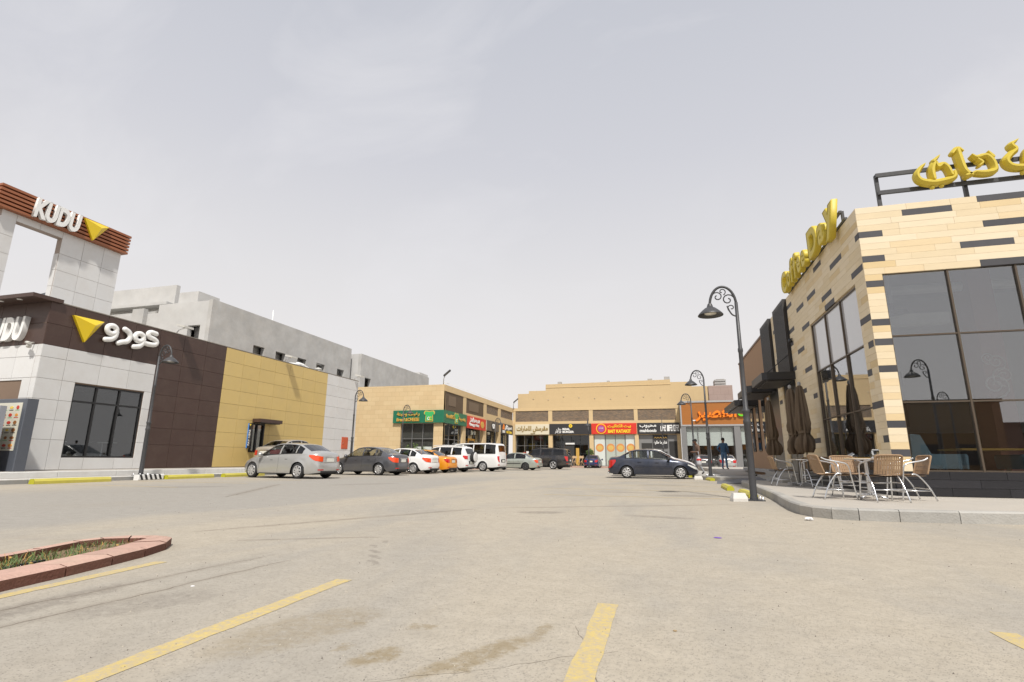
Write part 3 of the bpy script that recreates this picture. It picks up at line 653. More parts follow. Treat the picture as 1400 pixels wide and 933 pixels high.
for y0, y1, z, label in ((19.75, 22.0, 3.60, 'black slab canopy over the coffee shop side door'), (23.2, 26.0, 3.60, 'black slab canopy between slat screen and brown wall'), (27.2, 31.6, 3.45, 'long black slab canopy on the brown rendered wall')):
    cn_ = thing('canopy', label, 'canopy', (4.5, (y0+y1)/2, z))
    mb = MB(); mb.prism([(3.55, y0+.12), (3.7, y0), (4.62, y0), (4.62, y1), (3.55, y1)], z, z+.26); mb.build('slab', M_black, cn_)
    MB().box(3.72, 4.5, y0+.1, y1-.1, z-.05, z+.001).build('soffit', M_slat, cn_)
    for yy in (y0+.3, y1-.3): MB().tube([(3.75, yy, z+.26), (4.62, yy, z+1.0)], .012, 6).build('tie_rod', M_black, cn_)
wl = thing('wall_lamp', 'small round camera lamp on the limestone wall beside the slat screen', 'wall lamp', (4.55, 19.5, 4.9))
MB().lathe([(.0, 0), (.06, .0), (.07, .05), (.05, .12), (0, .14)], (4.52, 19.62, 4.85), 10).build('housing', M_black, wl)
MB().tube([(4.6, 19.62, 4.98), (4.52, 19.62, 4.98)], .02, 6).build('bracket', M_black, wl)

# roof lettering: Arabic, facing the lot, on a black frame
rs = thing('roof_sign', 'yellow Arabic roof letters on a black steel frame above the limestone front', 'sign', (6.5, 12.95, 6.5))
mb = MB()
for z in (6.92, 7.36): mb.box(5.18, 9.0, 12.92, 12.98, z-.045, z+.045)
for x in (5.21, 6.9, 8.7): mb.box(x-.035, x+.035, 12.99, 13.06, 6.30, 7.40)
mb.build('support_frame', M_lamp, rs)
Fr = FS(0, 12.9)
q = .066
yaa = [[(6.62, 7.12, q), (6.60, 7.02, q), (6.45, 6.97, q*1.05), (6.2, 6.95, q*1.15), (5.98, 7.03, q*1.1), (5.92, 7.18, q*.9), (6.0, 7.32, q*.7), (6.08, 7.40, q*.45)],
       [(6.22, 7.05, q), (6.22, 7.25, q*1.1), (6.30, 7.42, q*.9), (6.34, 7.30, q*.9), (6.44, 7.36, q), (6.52, 7.26, q), (6.56, 7.10, q)], [(6.28, 7.46, q*.8), (6.38, 7.56, q*.4)], [(6.18, 6.84, q*.75)], [(6.36, 6.86, q*.75)]]
alif = [[(6.76, 7.62, q*1.3), (6.78, 7.4, q*1.25), (6.82, 7.15, q*1.2), (6.90, 7.03, q)], [(6.66, 7.60, q*.7), (6.76, 7.70, q*.8), (6.84, 7.62, q*.5)], [(6.84, 7.02, q), (6.98, 7.06, q*.6)]]
dal = [[(7.02, 7.07, q*.9), (7.2, 7.04, q*1.05), (7.36, 7.08, q*1.1), (7.36, 7.28, q*1.1), (7.26, 7.44, q), (7.08, 7.42, q*.9), (7.0, 7.48, q*.5)], [(7.3, 7.50, q*.6), (7.36, 7.4, q)], [(7.1, 7.36, q*.7), (7.16, 7.28, q*.7), (7.1, 7.22, q*.4)]]
ya2 = [[(7.84, 7.70, q*.5), (7.74, 7.62, q*.9), (7.80, 7.50, q), (7.70, 7.40, q), (7.60, 7.26, q*1.1), (7.68, 7.12, q*1.15), (7.9, 7.08, q*1.15), (8.15, 7.14, q*1.1), (8.2, 7.3, q), (8.05, 7.4, q)], [(7.95, 7.2, q), (8.0, 7.42, q), (8.1, 7.55, q*.7)], [(7.86, 6.95, q*.75)], [(8.04, 6.97, q*.75)]]
strokes('arabic_letters', Fr, yaa+alif+dal+ya2, M_yellow, rs, depth=1, n=.09, chisel=.13)
ld = thing('side_roof_sign', 'yellow English roof lettering reading Coffee Day along the side parapet', 'sign', (4.55, 16, 6.5))
Fs = FW(4.52, 19.3)
def blackletter(me_s, u, w_, h_, v):
    lettering(me_s, Fs, u, v, .03, w_, h_, M_yellow, ld, ext=.05, bold=.035, bev=.03, name='letter')
x_ = 0.0
for ch, wd, hh, vv in (('C', .75, .74, 6.80), ('o', .52, .52, 6.72), ('f', .42, .78, 6.86), ('f', .42, .78, 6.86), ('e', .52, .52, 6.72), ('e', .52, .52, 6.72), (' ', .30, 0, 0), ('D', .95, .84, 6.84), ('a', .62, .58, 6.72), ('y', .85, .84, 6.72)):
    if ch != ' ': blackletter(ch, x_+wd/2, wd*.92, hh, vv)
    x_ += wd
mb = MB(); mb.fbox(Fs, -.1, 5.9, 6.54, 6.60, -.12, -.06); mb.fbox(Fs, 0, 5.6, 6.86, 6.92, -.12, -.06)
for u in (0, 2, 4, 5.5): mb.fbox(Fs, u, u+.06, 6.32, 6.92, -.18, -.12)
mb.build('support_frame', M_lamp, ld)

# ------------------------------------------------------------------ cafe furniture
M_wicker = mat('wicker', (.33, .215, .125), .7, var=.35, scale=60, bump=.6, bscale=120)
def make_chair():
    c = thing('cafe_chair', 'x', 'chair', world=False)
    rt = .0135
    w_, d_ = .235, .22
    for s in (-1, 1):
        # arm + front leg in one bent tube, rear leg
        MB().tube(crom([(s*w_*1.12, .26, 0), (s*w_*1.1, .20, .40), (s*w_*1.12, .16, .60), (s*w_*1.1, .05, .655), (s*w_*1.02, -.18, .70), (s*w_*.95, -.27, .745)], 5), rt, 8).build('arm_tube', M_steel, c)
        MB().tube(crom([(s*w_*1.1, -.30, 0), (s*w_*1.05, -.20, .24), (s*w_*1.0, -.05, .44), (s*w_, .05, .45)], 4), rt, 8).build('leg', M_steel, c)
    mb = MB()
    for s in (-1, 1): mb.tube([(s*w_*1.1, .225, .17), (s*w_*1.07, -.235, .17)], rt*.8, 6)
    mb.tube([(-w_*1.1, .21, .30), (w_*1.1, .21, .30)], rt*.8, 6); mb.tube([(-w_*1.07, -.23, .20), (w_*1.07, -.23, .20)], rt*.8, 6)
    mb.build('stretcher', M_steel, c)
    mb = MB(); nx, ny = 6, 6
    n = mb.pts([(w_*.98*(2*i/nx-1), -.21+.43*j/ny, .452-.018*(1-(2*i/nx-1)**2)-.012*(j/ny > .9)) for j in range(ny+1) for i in range(nx+1)]+[(w_*.98*(2*i/nx-1), -.21+.43*j/ny, .432-.018*(1-(2*i/nx-1)**2)) for j in range(ny+1) for i in range(nx+1)])
    k = (nx+1)*(ny+1)
    for j in range(ny):
        for i in range(nx):
            a = n+j*(nx+1)+i; mb.face((a, a+1, a+nx+2, a+nx+1), True); mb.face((a+k, a+k+nx+1, a+k+nx+2, a+k+1), True)
    mb.build('seat', M_wicker, c)
    mb = MB()   # woven back: horizontal bands with vertical slats
    def bp_(u, v): return (u*w_*.92, -.23-.10*v-.035*(1-u*u), .455+.315*v)
    ncol = 11
    for i in range(ncol):
        u0, u1 = -1+2*i/ncol, -1+2*(i+.86)/ncol
        q_ = [bp_(u0, 0), bp_(u1, 0), bp_(u1, .5), bp_(u0, .5), bp_(u1, 1), bp_(u0, 1)]
        mb.quad(q_[0], q_[1], q_[2], q_[3]); mb.quad(q_[3], q_[2], q_[4], q_[5])
    for v in (.25, .5, .75):
        for i in range(8): mb.quad(*(tuple(Vector(bp_(a, b_))+Vector((0, .004, 0))) for a, b_ in ((-1+i*.25, v-.03), (-.75+i*.25, v-.03), (-.75+i*.25, v+.03), (-1+i*.25, v+.03))))
    mb.build('backrest', M_wicker, c)
    P = [bp_(-1, 0), bp_(-1, .5), bp_(-1, .93), bp_(-.85, 1.02), bp_(-.4, 1.04), bp_(.4, 1.04), bp_(.85, 1.02), bp_(1, .93), bp_(1, .5), bp_(1, 0)]
    MB().tube(crom(P, 4), .015, 8).build('back_frame', M_wicker, c)
    return c
chair = make_chair(); KIDS[chair.name] = list(chair.children); first = True
def put_chair(x, y, deg, label):
    global first
    o = chair if first else copy_tree(chair)
    first = False; o.location = (x, y, KZ-.003); o.rotation_euler = (0, 0, R(deg)); o['label'] = label; o['group'] = 'wicker cafe chairs on the pavement'
put_chair(3.08, 11.35, -82, 'wicker cafe chair turned sideways at the kerb end of the front pavement table')
put_chair(3.72, 10.93, 8, 'wicker cafe chair with its woven back to the lot at front pavement table')
put_chair(4.33, 11.5, 97, 'wicker cafe chair between the front pavement table and the stone corner')
put_chair(3.62, 12.22, 185, 'wicker cafe chair facing the lot from behind the front pavement table')
put_chair(3.32, 16.75, -85, 'wicker cafe chair on the kerb side of the rear pavement table')
put_chair(3.98, 16.15, 12, 'wicker cafe chair with its back to the front table at rear pavement table')
put_chair(4.32, 15.0, 100, 'wicker cafe chair standing alone close to the side glass wall')
put_chair(4.2, 17.55, 165, 'wicker cafe chair beyond the rear pavement table facing the lot')
def cafe_table(x, y, label):
    t_ = thing('round_table', label, 'table', (x, y, KZ), group='round pavement tables')
    MB().lathe([(0, .735), (.33, .735), (.35, .725), (.35, .705), (.33, .70), (0, .70)], (x, y, KZ), 28).build('tabletop', M_woodtop, t_)
    MB().lathe([(.353, .704), (.356, .715), (.353, .727)], (x, y, KZ), 28).build('rim', M_steel, t_)
    MB().lathe([(.03, .05), (.03, .70)], (x, y, KZ), 12).build('column', M_steel, t_)
    for k in range(4):
        a = R(45+90*k); MB().tube([(x, y, KZ+.09), (x+.15*math.cos(a), y+.15*math.sin(a), KZ+.06), (x+.30*math.cos(a), y+.30*math.sin(a), KZ+.012)], .018, 8).build('foot', M_steel, t_)
cafe_table(3.72, 11.58, 'round wood topped table with steel foot nearest the stone corner')
cafe_table(3.88, 16.85, 'round wood topped table with steel foot beside the closed parasols')
# closed parasols
M_canvas = mat('taupe canvas', (.135, .098, .065), .95, var=.2, scale=5, bump=.3, bscale=50)
def parasol(x, y, h, label, seed):
    p = thing('closed_parasol', label, 'parasol', (x, y, KZ), group='closed parasols along the side wall')
    rn = random.Random(seed); ph = [rn.uniform(0, 6.28) for _ in range(4)]
    def wob(a, t_): return 1+(.16+.14*t_)*math.sin(8*a+ph[0]+2.2*t_)+.16*math.sin(3*a+ph[1]+4*t_)+.10*math.sin(13*a+ph[2]-7*t_)+.10*math.sin(5*a+9*t_+ph[3])
    prof = [(.025, h-.10), (.07, h-.16), (.10, h-.35), (.125, h-.7), (.145, h-1.05), (.17, h-1.22), (.165, h-1.36), (.125, h-1.48), (.12, h-1.53), (.15, h-1.58), (.19, h-1.68), (.205, h-1.80), (.20, h-1.92), (.15, h-2.04)]
    MB().lathe(prof, (x, y, 0), 72, wob=wob).build('canopy', M_canvas, p)
    MB().lathe([(.16, h-1.50), (.155, h-1.46), (.145, h-1.42)], (x, y, 0), 20).build('tie', M_canvas, p)
    MB().tube([(x, y, KZ), (x, y, h-.08)], .024, 10).build('pole', mat('parasol pole', (.35, .33, .30), .4, metal=.5), p)
    MB().lathe([(.03, h-.12), (.05, h-.08), (.05, h-.03), (.02, h), (0, h+.01)], (x, y, 0), 12).build('finial', M_conc, p)
    MB().box(x-.28, x+.28, y-.28, y+.28, KZ-.003, KZ+.07, .03).build('base', M_conc, p)
parasol(3.82, 20.6, 3.08, 'closed taupe parasol standing alone by the brown wing', 1)
parasol(3.84, 17.35, 3.08, 'closed taupe parasol, farther of the close pair by the side glass', 2)
parasol(4.02, 17.0, 3.12, 'closed taupe parasol, nearer of the close pair by the side glass', 3)

# ------------------------------------------------------------------ street lamps
M_lampglow = mat('lamp diffuser', (.75, .72, .62), .4)
def arc(cx, cz, rx, rz, a0, a1, k=10): return [(cx+rx*math.cos(R(a0+(a1-a0)*i/k)), 0, cz+rz*math.sin(R(a0+(a1-a0)*i/k))) for i in range(k+1)]
def spiral(cx, cz, r0, r1, a0, a1, k=14): return [(cx+(r0+(r1-r0)*i/k)*math.cos(R(a0+(a1-a0)*i/k)), 0, cz+(r0+(r1-r0)*i/k)*math.sin(R(a0+(a1-a0)*i/k))) for i in range(k+1)]
def make_lamp():
    l = thing('street_lamp', 'x', 'street lamp', world=False)
    MB().lathe([(.088, 0), (.088, .05), (.075, .10), (.070, 1.62), (.082, 1.65), (.082, 1.70), (.070, 1.73), (.070, 1.86), (.082, 1.89), (.082, 1.94), (.052, 1.98), (.046, 3.25), (.056, 3.28), (.056, 3.34), (.042, 3.37), (.037, 4.45), (0, 4.46)], seg=16).build('pole', M_lamp, l)
    MB().box(-.20, .20, -.20, .20, .0, .02, .01).build('base_plate', M_lamp, l)
    for sx_ in (-1, 1):
        for sy_ in (-1, 1): MB().lathe([(0, .085), (.014, .085), (.014, .0)], (sx_*.155, sy_*.155, 0), 8).build('bolt', M_steel, l)
    MB().tube(arc(.29, 4.40, .29, .46, 180, 0, 16)+[(.58, 0, 4.36)], .030, 8, flat=(0, 1, 0)).build('arm', M_lamp, l)
    mb = MB()
    mb.tube(spiral(.17, 4.53, .15, .03, 190, -260), .016, 6, flat=(0, 1, 0)); mb.tube(spiral(.40, 4.62, .13, .03, 0, 430), .015, 6, flat=(0, 1, 0)); mb.tube(spiral(.29, 4.74, .09, .02, 250, -90), .013, 6, flat=(0, 1, 0))
    mb.tube(crom([(.02, 0, 4.12), (.10, 0, 4.16), (.16, 0, 4.26), (.20, 0, 4.38)], 5), .018, 6, flat=(0, 1, 0)); mb.tube(spiral(.11, 4.33, .09, .02, -60, 300), .013, 6, flat=(0, 1, 0))
    mb.build('scrollwork', M_lamp, l)
    MB().lathe([(.045, 4.46), (.06, 4.42), (.075, 4.37), (.12, 4.35), (.19, 4.29), (.25, 4.23), (.285, 4.185), (.285, 4.17), (.24, 4.20), (.14, 4.27), (0, 4.29)], (.58, 0, 0), 26).build('lamp_shade', M_lamp, l)
    MB().lathe([(0, 4.20), (.13, 4.21), (.14, 4.25)], (.58, 0, 0), 18).build('diffuser', M_lampglow, l)
    return l
lamp = make_lamp(); KIDS[lamp.name] = list(lamp.children); lfirst = True
def put_lamp(x, y, z, deg, label, sc=1.0):
    global lfirst
    o = lamp if lfirst else copy_tree(lamp)
    lfirst = False; o.location = (x, y, z); o.rotation_euler = (0, 0, R(deg)); o.scale = (sc,)*3; o['label'] = label; o['group'] = 'scrolled street lamps round the lot'
put_lamp(1.88, 12.72, .0, 180, 'black scroll arm street lamp bolted beside the kerb of cafe pavement')
put_lamp(2.12, 26.0, KZ, 180, 'black scroll arm street lamp between the walking man and the man in denim')
put_lamp(2.0, 35.2, KZ, 180, 'black scroll arm street lamp next to the walking man in front of the juice shop')
put_lamp(-18.95, 15.85, .15, 0, 'black scroll arm street lamp before the brown cladding with striped block at foot', 1.03)
put_lamp(-18.9, 29.9, .15, 0, 'black scroll arm street lamp before the white cladding and red hatch', 1.03)
put_lamp(-20.2, 39.2, .15, 0, 'black scroll arm street lamp in front of the green bakery sign', 1.03)
put_lamp(-16.3, 52.0, .15, 0, 'black scroll arm street lamp before the dark and white shop signs in the corner', 1.0)
put_lamp(-7.2, 55.5, .15, -90, 'black scroll arm street lamp in front of the black burger shop sign')
put_lamp(.25, 56.5, .15, -90, 'black scroll arm street lamp in front of the black sign with white blocky letters')
put_lamp(10.45, 1.4, 0, 180, 'black scroll arm street lamp mirrored in the coffee shop glass')
put_lamp(16.3, -10.4, 0, 180, 'black scroll arm street lamp mirrored farther off in the coffee shop glass')

# wheel stops and blocks by the right kerb
M_tip = mat('yellow stop end', (.42, .40, .02), .6, var=.1)
def wheel_stop(x0, y0, x1, y1, label, grp='yellow wheel stops', h=.125, wd=.20, z=0.0):
    dv = Vector((x1-x0, y1-y0)); ln = dv.length; a = math.atan2(dv.y, dv.x)
    o = thing('wheel_stop', label, 'wheel stop', ((x0+x1)/2, (y0+y1)/2, z), a, group=grp, world=False)
    pr = [(-wd/2, 0), (wd/2, 0), (wd/2, h*.55), (wd*.28, h), (-wd*.28, h), (-wd/2, h*.55)]
    mb = MB(); n = mb.pts([(-ln/2, u, v) for u, v in pr]+[(ln/2, u, v) for u, v in pr])
    for i in range(6): j = (i+1) % 6; mb.face((n+i, n+j, n+6+j, n+6+i))
    mb.build('body', M_yellowpaint, o)
    for s in (0, 1):
        mb = MB(); xx = (-ln/2-.004, ln/2+.004)[s]; e_ = (-.0, .0)[s]
        mb.poly([(xx, u*.98, v*.98+.001) for u, v in pr]); mb.build('end_cap', M_tip, o)
wheel_stop(1.98, 13.45, 1.98, 15.2, 'yellow wheel stop right behind the lamp base plate by the kerb')
wheel_stop(1.86, 16.6, 1.9, 18.6, 'yellow wheel stop next along the kerb after the one by the lamp')
wheel_stop(2.05, 24.4, 1.85, 26.6, 'yellow wheel stop beyond the dark pavement ramp by the kerb')
wheel_stop(1.4, 28.8, 1.4, 30.5, 'yellow wheel stop at the feet of the walking man')
def block(x, y, w_, d_, h, rz, label, striped=False):
    o = thing('concrete_block', label, 'concrete block', (x, y, 0), R(rz), world=False)
    M_bw = mat('dusty white block', (.60, .59, .56), .85, var=.15, scale=9, bump=.3, bscale=40, dirt=.3)
    MB().prism([(-w_/2, -d_/2), (w_/2, -d_/2), (w_/2, d_/2), (-w_/2, d_/2)], 0, h*.35).build('foot', M_bw, o)
    mb = MB(); n = mb.pts([(-w_/2, -d_/2, h*.35), (w_/2, -d_/2, h*.35), (w_/2, d_/2, h*.35), (-w_/2, d_/2, h*.35), (-w_*.40, -d_*.3, h), (w_*.40, -d_*.3, h), (w_*.40, d_*.3, h), (-w_*.40, d_*.3, h)])
    for q in ((0, 1, 5, 4), (1, 2, 6, 5), (2, 3, 7, 6), (3, 0, 4, 7), (4, 5, 6, 7)): mb.face(tuple(n+k for k in q))
    mb.build('cap', M_bw, o)
block(1.53, 12.35, .30, .22, .17, 12, 'white painted concrete block beside the lamp base by the cafe kerb')
block(1.55, 25.6, .36, .24, .18, 5, 'white painted concrete block beyond the ramp near the walking man')
# ------------------------------------------------------------------ drive-through restaurant on the left
KX, KY = -22.0, 13.65
M_apron = mat('drive lane concrete', (.40, .37, .33), .9, var=.12, scale=2, bump=.15, bscale=25)
M_whitekerb = mat('white kerb', (.62, .62, .60), .7, var=.12, scale=5, objrand=.05, dirt=.25)
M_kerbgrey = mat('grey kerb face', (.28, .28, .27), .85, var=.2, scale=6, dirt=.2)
mb = MB(); mb.box(-19.5, -18.9, 4, 42.6, -.02, .146); mb.box(-40, -19.5, 4, 35.3, -.02, .334); mb.box(-40, -19.5, 35.3, 42.6, -.02, .146); apron = mb.build('drive_lane', M_apron, kind='structure')
y = 4.0
while y < 36:
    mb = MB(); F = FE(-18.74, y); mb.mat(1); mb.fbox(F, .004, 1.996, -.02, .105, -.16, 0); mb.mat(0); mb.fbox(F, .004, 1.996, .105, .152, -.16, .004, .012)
    mb.build('kerb_stone', [M_whitekerb, M_kerbgrey], apron); y += 2.0
kud = thing('drive_through_restaurant', 'single storey restaurant clad in white, brown and gold panels with sign tower', 'building', (KX, 24, 0))
y = KY-8.4
while y < 35:
    MB().fbox(FE(-19.38, y), .004, 1.996, .14, .34, -.16, 0, .012).build('plinth_kerb', M_whitekerb, kud); y += 2.0
Fk = FE(KX, 0); Fn = FS(0, KY)
BK = [(KY, 15.03, .3, 6.55), (17.95, 24.55, .3, 6.55), (25.62, 35.1, .3, 6.55), (15.03, 17.95, .3, .79), (15.03, 17.95, 3.63, 6.55), (24.55, 25.62, .3, 1.15), (24.55, 25.62, 2.72, 6.55)]
mb = MB()
for a, b_, c, e in BK: mb.fbox(Fk, a, b_, c, e, -.25, -.03)
mb.fbox(Fn, -36, KX-.26, .3, 6.55, -.25, -.03)
mb.build('wall', M_joint, kud)
MB().box(-36, KX-.26, KY+.26, 35.1, 6.2, 6.4).build('roof', M_conc, kud)
MB().fbox(Fk, 35.0, 35.1, .3, 6.55, -8, -.25).build('end_wall', M_conc, kud)
def panels(F, us, vs, mt, holes=(), name='panel', g=.006):
    for i in range(len(us)-1):
        for j in range(len(vs)-1):
            cells = [(us[i], us[i+1], vs[j], vs[j+1])]
            for (a, b_, c, e) in holes:
                nx = []
                for (p, q, r_, s) in cells:
                    if q <= a or p >= b_ or s <= c or r_ >= e: nx.append((p, q, r_, s)); continue
                    if p < a: nx.append((p, a, r_, s))
                    if q > b_: nx.append((b_, q, r_, s))
                    m0, m1 = max(p, a), min(q, b_)
                    if r_ < c: nx.append((m0, m1, r_, c))
                    if s > e: nx.append((m0, m1, e, s))
                cells = nx
            for (p, q, r_, s) in cells:
                if q-p > .06 and s-r_ > .06: MB().fbox(F, p+g, q-g, r_+g, s-g, -.03, .004, .004).build(name, mt, kud)
WZ = [.34, 1.44, 2.17, 2.91, 3.67, 4.47, 4.93]; PZ = [.36, 1.38, 2.12, 2.87, 3.62, 4.36, 5.10, 5.84, 6.58]
panels(Fk, [KY, 14.55, 15.87, 17.10, 18.30], WZ, M_white_panel, [(15.03, 17.95, .79, 3.63)])
panels(Fk, [KY, 14.55, 15.87, 17.10, 18.30], [4.93, 5.75, 6.58], M_brown)
panels(Fk, [18.30, 19.60, 20.92, 22.20], PZ, M_brown)
panels(Fk, [22.20, 23.49, 24.76, 26.02, 27.30, 28.58, 29.88, 31.20], PZ, M_gold, [(24.55, 25.62, 1.15, 2.72)])
panels(Fk, [31.20, 32.56, 33.95, 35.10], PZ, M_white_panel)
xs = [-22.0-1.28*i for i in range(9)][::-1]
panels(Fn, xs[:-1]+[-22.25, -22.005], WZ, M_white_panel, [(-28.5, -22.7, .9, 3.58)])
panels(Fn, xs[:-1]+[-22.005], [4.93, 5.75, 6.58], M_brown)
MB().fbox(Fk, KY, 35.1, 6.585, 6.625, -.3, .012).build('coping', mat('parapet cap', (.22, .19, .16), .5), kud)
sl_ = thing('fascia_slab', 'dark brown slab roof edge over the restaurant corner lettering', 'canopy', (-26, 13.3, 6.6))
MB().box(-36, -21.9, 12.95, 14.0, 6.578, 6.72).build('slab', M_brown, sl_)
for x in (-22.9, -23.9, -24.9): MB().lathe([(0, 6.565), (.09, 6.565), (.09, 6.58)], (x, 13.15, 0), 14).build('downlight', M_white, sl_)
# dining window
M_wf = mat('black window frame', (.016, .016, .017), .4)
def window(F, us, vs, gm, fr=.05, n=-.10, mats=M_wf):
    w_ = MB()
    for u in us: w_.fbox(F, u-fr/2, u+fr/2, vs[0], vs[-1], n-.05, n+.05)
    for k, v in enumerate(vs): w_.fbox(F, us[0], us[-1], v-fr/2, v+fr/2, n-.045, n+.045)
    wo = w_.build('window_frame', mats, kud)
    for i in range(len(us)-1):
        for j in range(len(vs)-1): MB().fbox(F, us[i]+fr/2, us[i+1]-fr/2, vs[j]+fr/2, vs[j+1]-fr/2, n-.006, n).build('glass_pane', gm, wo)
G_k = glass('restaurant glass', (.68, .70, .70), .09)
window(Fk, [15.06, 15.95, 16.92, 17.92], [.82, 2.95, 3.60], G_k, .07)
window(Fn, [-28.47, -27.3, -26.1, -24.9, -23.8, -22.73], [.93, 2.9, 3.55], G_k, .07)
M_kroom = mat('restaurant inner wall', (.30, .29, .28), .8)
mb = MB(); mb.box(-26.2, -26.0, KY+.3, 20, .34, 6.1); mb.box(-26, KX-.26, 19.9, 20, .34, 6.1); mb.build('inner_wall', M_kroom, kud)
MB().box(-36, KX-.26, KY+.26, 35, .30, .345).build('floor', mat('restaurant floor', (.20, .19, .18), .5), kud)
MB().box(-26, KX-.26, KY+.26, 19.9, 3.75, 3.8).build('ceiling', mat('restaurant ceiling', (.5, .5, .49), .8), kud)
for k, (x, yy, lb) in enumerate(((-23.2, 17.4, 'pale bar table behind the restaurant dining window by the lamp'), (-23.6, 15.6, 'pale bar table behind the restaurant dining window by the white corner'))):
    t_ = thing('bar_table', lb, 'table', (x, yy, .345))
    MB().box(x-.3, x+.3, yy-.45, yy+.45, 1.40, 1.44, .03).build('tabletop', M_white, t_); MB().lathe([(.22, .345), (.22, .36), (.03, .38), (.03, 1.40)], (x, yy, 0), 14).build('pedestal', M_steel, t_)
# pay window
pay = MB()
Fk2 = Fk
for u in (24.58, 25.05, 25.59): pay.fbox(Fk, u-.04, u+.04, 1.15, 2.72, -.12, .02)
for v in (1.18, 2.69): pay.fbox(Fk, 24.55, 25.62, v-.04, v+.04, -.12, .02)
pw = pay.build('service_window', M_wf, kud)
for a, b_ in ((24.62, 25.01), (25.09, 25.55)): MB().fbox(Fk, a, b_, 1.22, 2.65, -.07, -.06).build('glass_pane', G_k, pw)
MB().box(-23.4, -23.3, 24.2, 26.2, .34, 3.0).build('inner_wall', M_dark, kud)
cn_ = thing('service_canopy', 'small dark brown canopy above the drive-through pay window', 'canopy', (-21.8, 25.5, 2.8))
MB().box(-21.99, -21.45, 24.62, 26.42, 2.78, 2.98).build('slab', M_brown, cn_); MB().box(-21.97, -21.5, 24.7, 26.3, 2.74, 2.779).build('soffit', M_black, cn_)
ps = thing('pay_sign', 'black vertical sign board with blue edge beside the drive-through window', 'sign', (-21.7, 24.4, 1.2))
MB().box(-21.99, -21.76, 24.36, 24.42, 1.35, 2.70).build('board', M_black, ps)
MB().box(-21.99, -21.94, 24.345, 24.359, 1.35, 2.70).build('blue_strip', mat('sign blue', (.05, .25, .75), .4), ps)
MB().fprism(FS(-21.85, 24.359), [(-.07, 2.66), (.07, 2.66), (0, 2.55)], 0, .012).build('triangle_mark', M_yellow, ps)
Fv = lambda u, v, n: (-21.85-v, 24.355-n, 1.92+u)
lettering('PAY HERE', Fv, 0, 0, 0, .85, .11, M_white, ps, ext=.004)
# red hatch
hb = thing('hose_cabinet', 'orange red hatch door set in the white cladding near the end', 'cabinet', (-22, 33.8, 1.5))
M_hatch = mat('hatch red', (.52, .10, .04), .5, var=.1)
MB().fbox(Fk, 33.43, 34.22, 1.5, 2.34, .004, .03, .006).build('frame', M_hatch, hb); MB().fbox(Fk, 33.49, 34.16, 1.56, 2.28, .03, .042, .006).build('door', M_hatch, hb); MB().fbox(Fk, 33.54, 33.58, 1.86, 1.98, .042, .06).build('handle', M_steel, hb)
# wall marks on the brown panels are dust; emblem and letters
def emblem(F, tri, n0, dep, parent):
    mb = MB(); k = mb.pts([F(u, v, n0) for u, v in tri]+[F(u, v, n0+dep*.35) for u, v in tri]); cu = sum(p[0] for p in tri)/3+.12*(tri[1][0]-tri[0][0]); cv = sum(p[1] for p in tri)/3+.06
    a = mb.pts([F(cu, cv, n0+dep)])
    for i in range(3): j = (i+1) % 3; mb.face((k+i, k+j, k+3+j, k+3+i)); mb.face((k+3+i, k+3+j, a))
    return mb.build('triangle_emblem', M_emblem, parent)
M_emblem = mat('yellow emblem', (.72, .52, .015), .35, var=.04, coat=.3)
M_letter = mat('white sign letters', (.80, .80, .78), .35, var=.03)
sg = thing('wall_sign', 'yellow pyramid emblem with white Arabic name on the brown fascia', 'sign', (-21.9, 16, 5.3))
emblem(Fk, [(14.43, 6.24), (15.62, 6.26), (15.0, 5.27)], .01, .32, sg)
q = .112
def waw(u, v): return [[(u+.2*math.cos(R(a)), v+.17*math.sin(R(a)), q) for a in (-20, 30, 80, 130, 180, 230, 280, 330)]+[(u+.20, v-.05, q), (u+.17, v-.25, q), (u+.02, v-.40, q), (u-.22, v-.46, q*.95)]]
strokes('arabic_letters', Fk, waw(15.98, 6.02)+[[(16.50, 6.18, q), (16.72, 6.08, q), (16.80, 5.88, q), (16.70, 5.68, q), (16.48, 5.60, q), (16.32, 5.52, q*.95)]]+waw(17.22, 5.97)+[[(17.40, 5.80, q), (17.65, 5.76, q), (17.98, 5.80, q), (18.06, 5.94, q), (17.92, 6.04, q), (17.68, 6.10, q), (17.60, 6.22, q), (17.72, 6.32, q), (18.0, 6.30, q)]], M_letter, sg, depth=.8, n=.11)
sg = thing('corner_sign', 'white slanted name letters on the brown fascia under the slab edge', 'sign', (-23.5, 13.6, 5.1))
lettering('KUDU', Fn, -23.95, 5.55, .0, 2.1, .92, M_letter, sg, ext=.09, bold=.045, shear=.18, name='letters')
# sign tower
TX = -26.0
tw = thing('sign_tower', 'white panelled portal tower with slatted wooden name band on top', 'tower', (TX, 16, 6.5))
Ft = FE(TX, 0); tz = [6.2, 6.78, 7.56, 8.33, 9.10, 9.88, 10.64, 10.93]
mb = MB()
mb.fbox(Ft, KY, 14.20, 6.2, 11.9, -.32, -.02); mb.fbox(Ft, 16.03, 18.76, 6.2, 11.9, -.32, -.02); mb.fbox(Ft, 14.20, 16.03, 10.6, 11.9, -.32, -.02)
mb.build('core', M_jointw, tw)
def tpan(F, us, vs, n1=.0):
    for i in range(len(us)-1):
        for j in range(len(vs)-1): MB().fbox(F, us[i]+.006, us[i+1]-.006, vs[j]+.006, vs[j+1]-.006, -.02, n1, .004).build('panel', M_white_panel, tw)
tpan(Ft, [KY, 14.20], tz[:-1]); tpan(Ft, [16.03, 16.98, 17.92, 18.76], tz[:-1]); tpan(Ft, [KY, 14.20, 15.1, 16.03, 16.98, 17.92, 18.76], [10.62, 10.93])
Fts = FS(TX, KY); tpan(Fts, [-.32, .0], tz[:-1], .022); tpan(FS(TX, 16.03), [-.32, -.03], tz[:-2], .022)
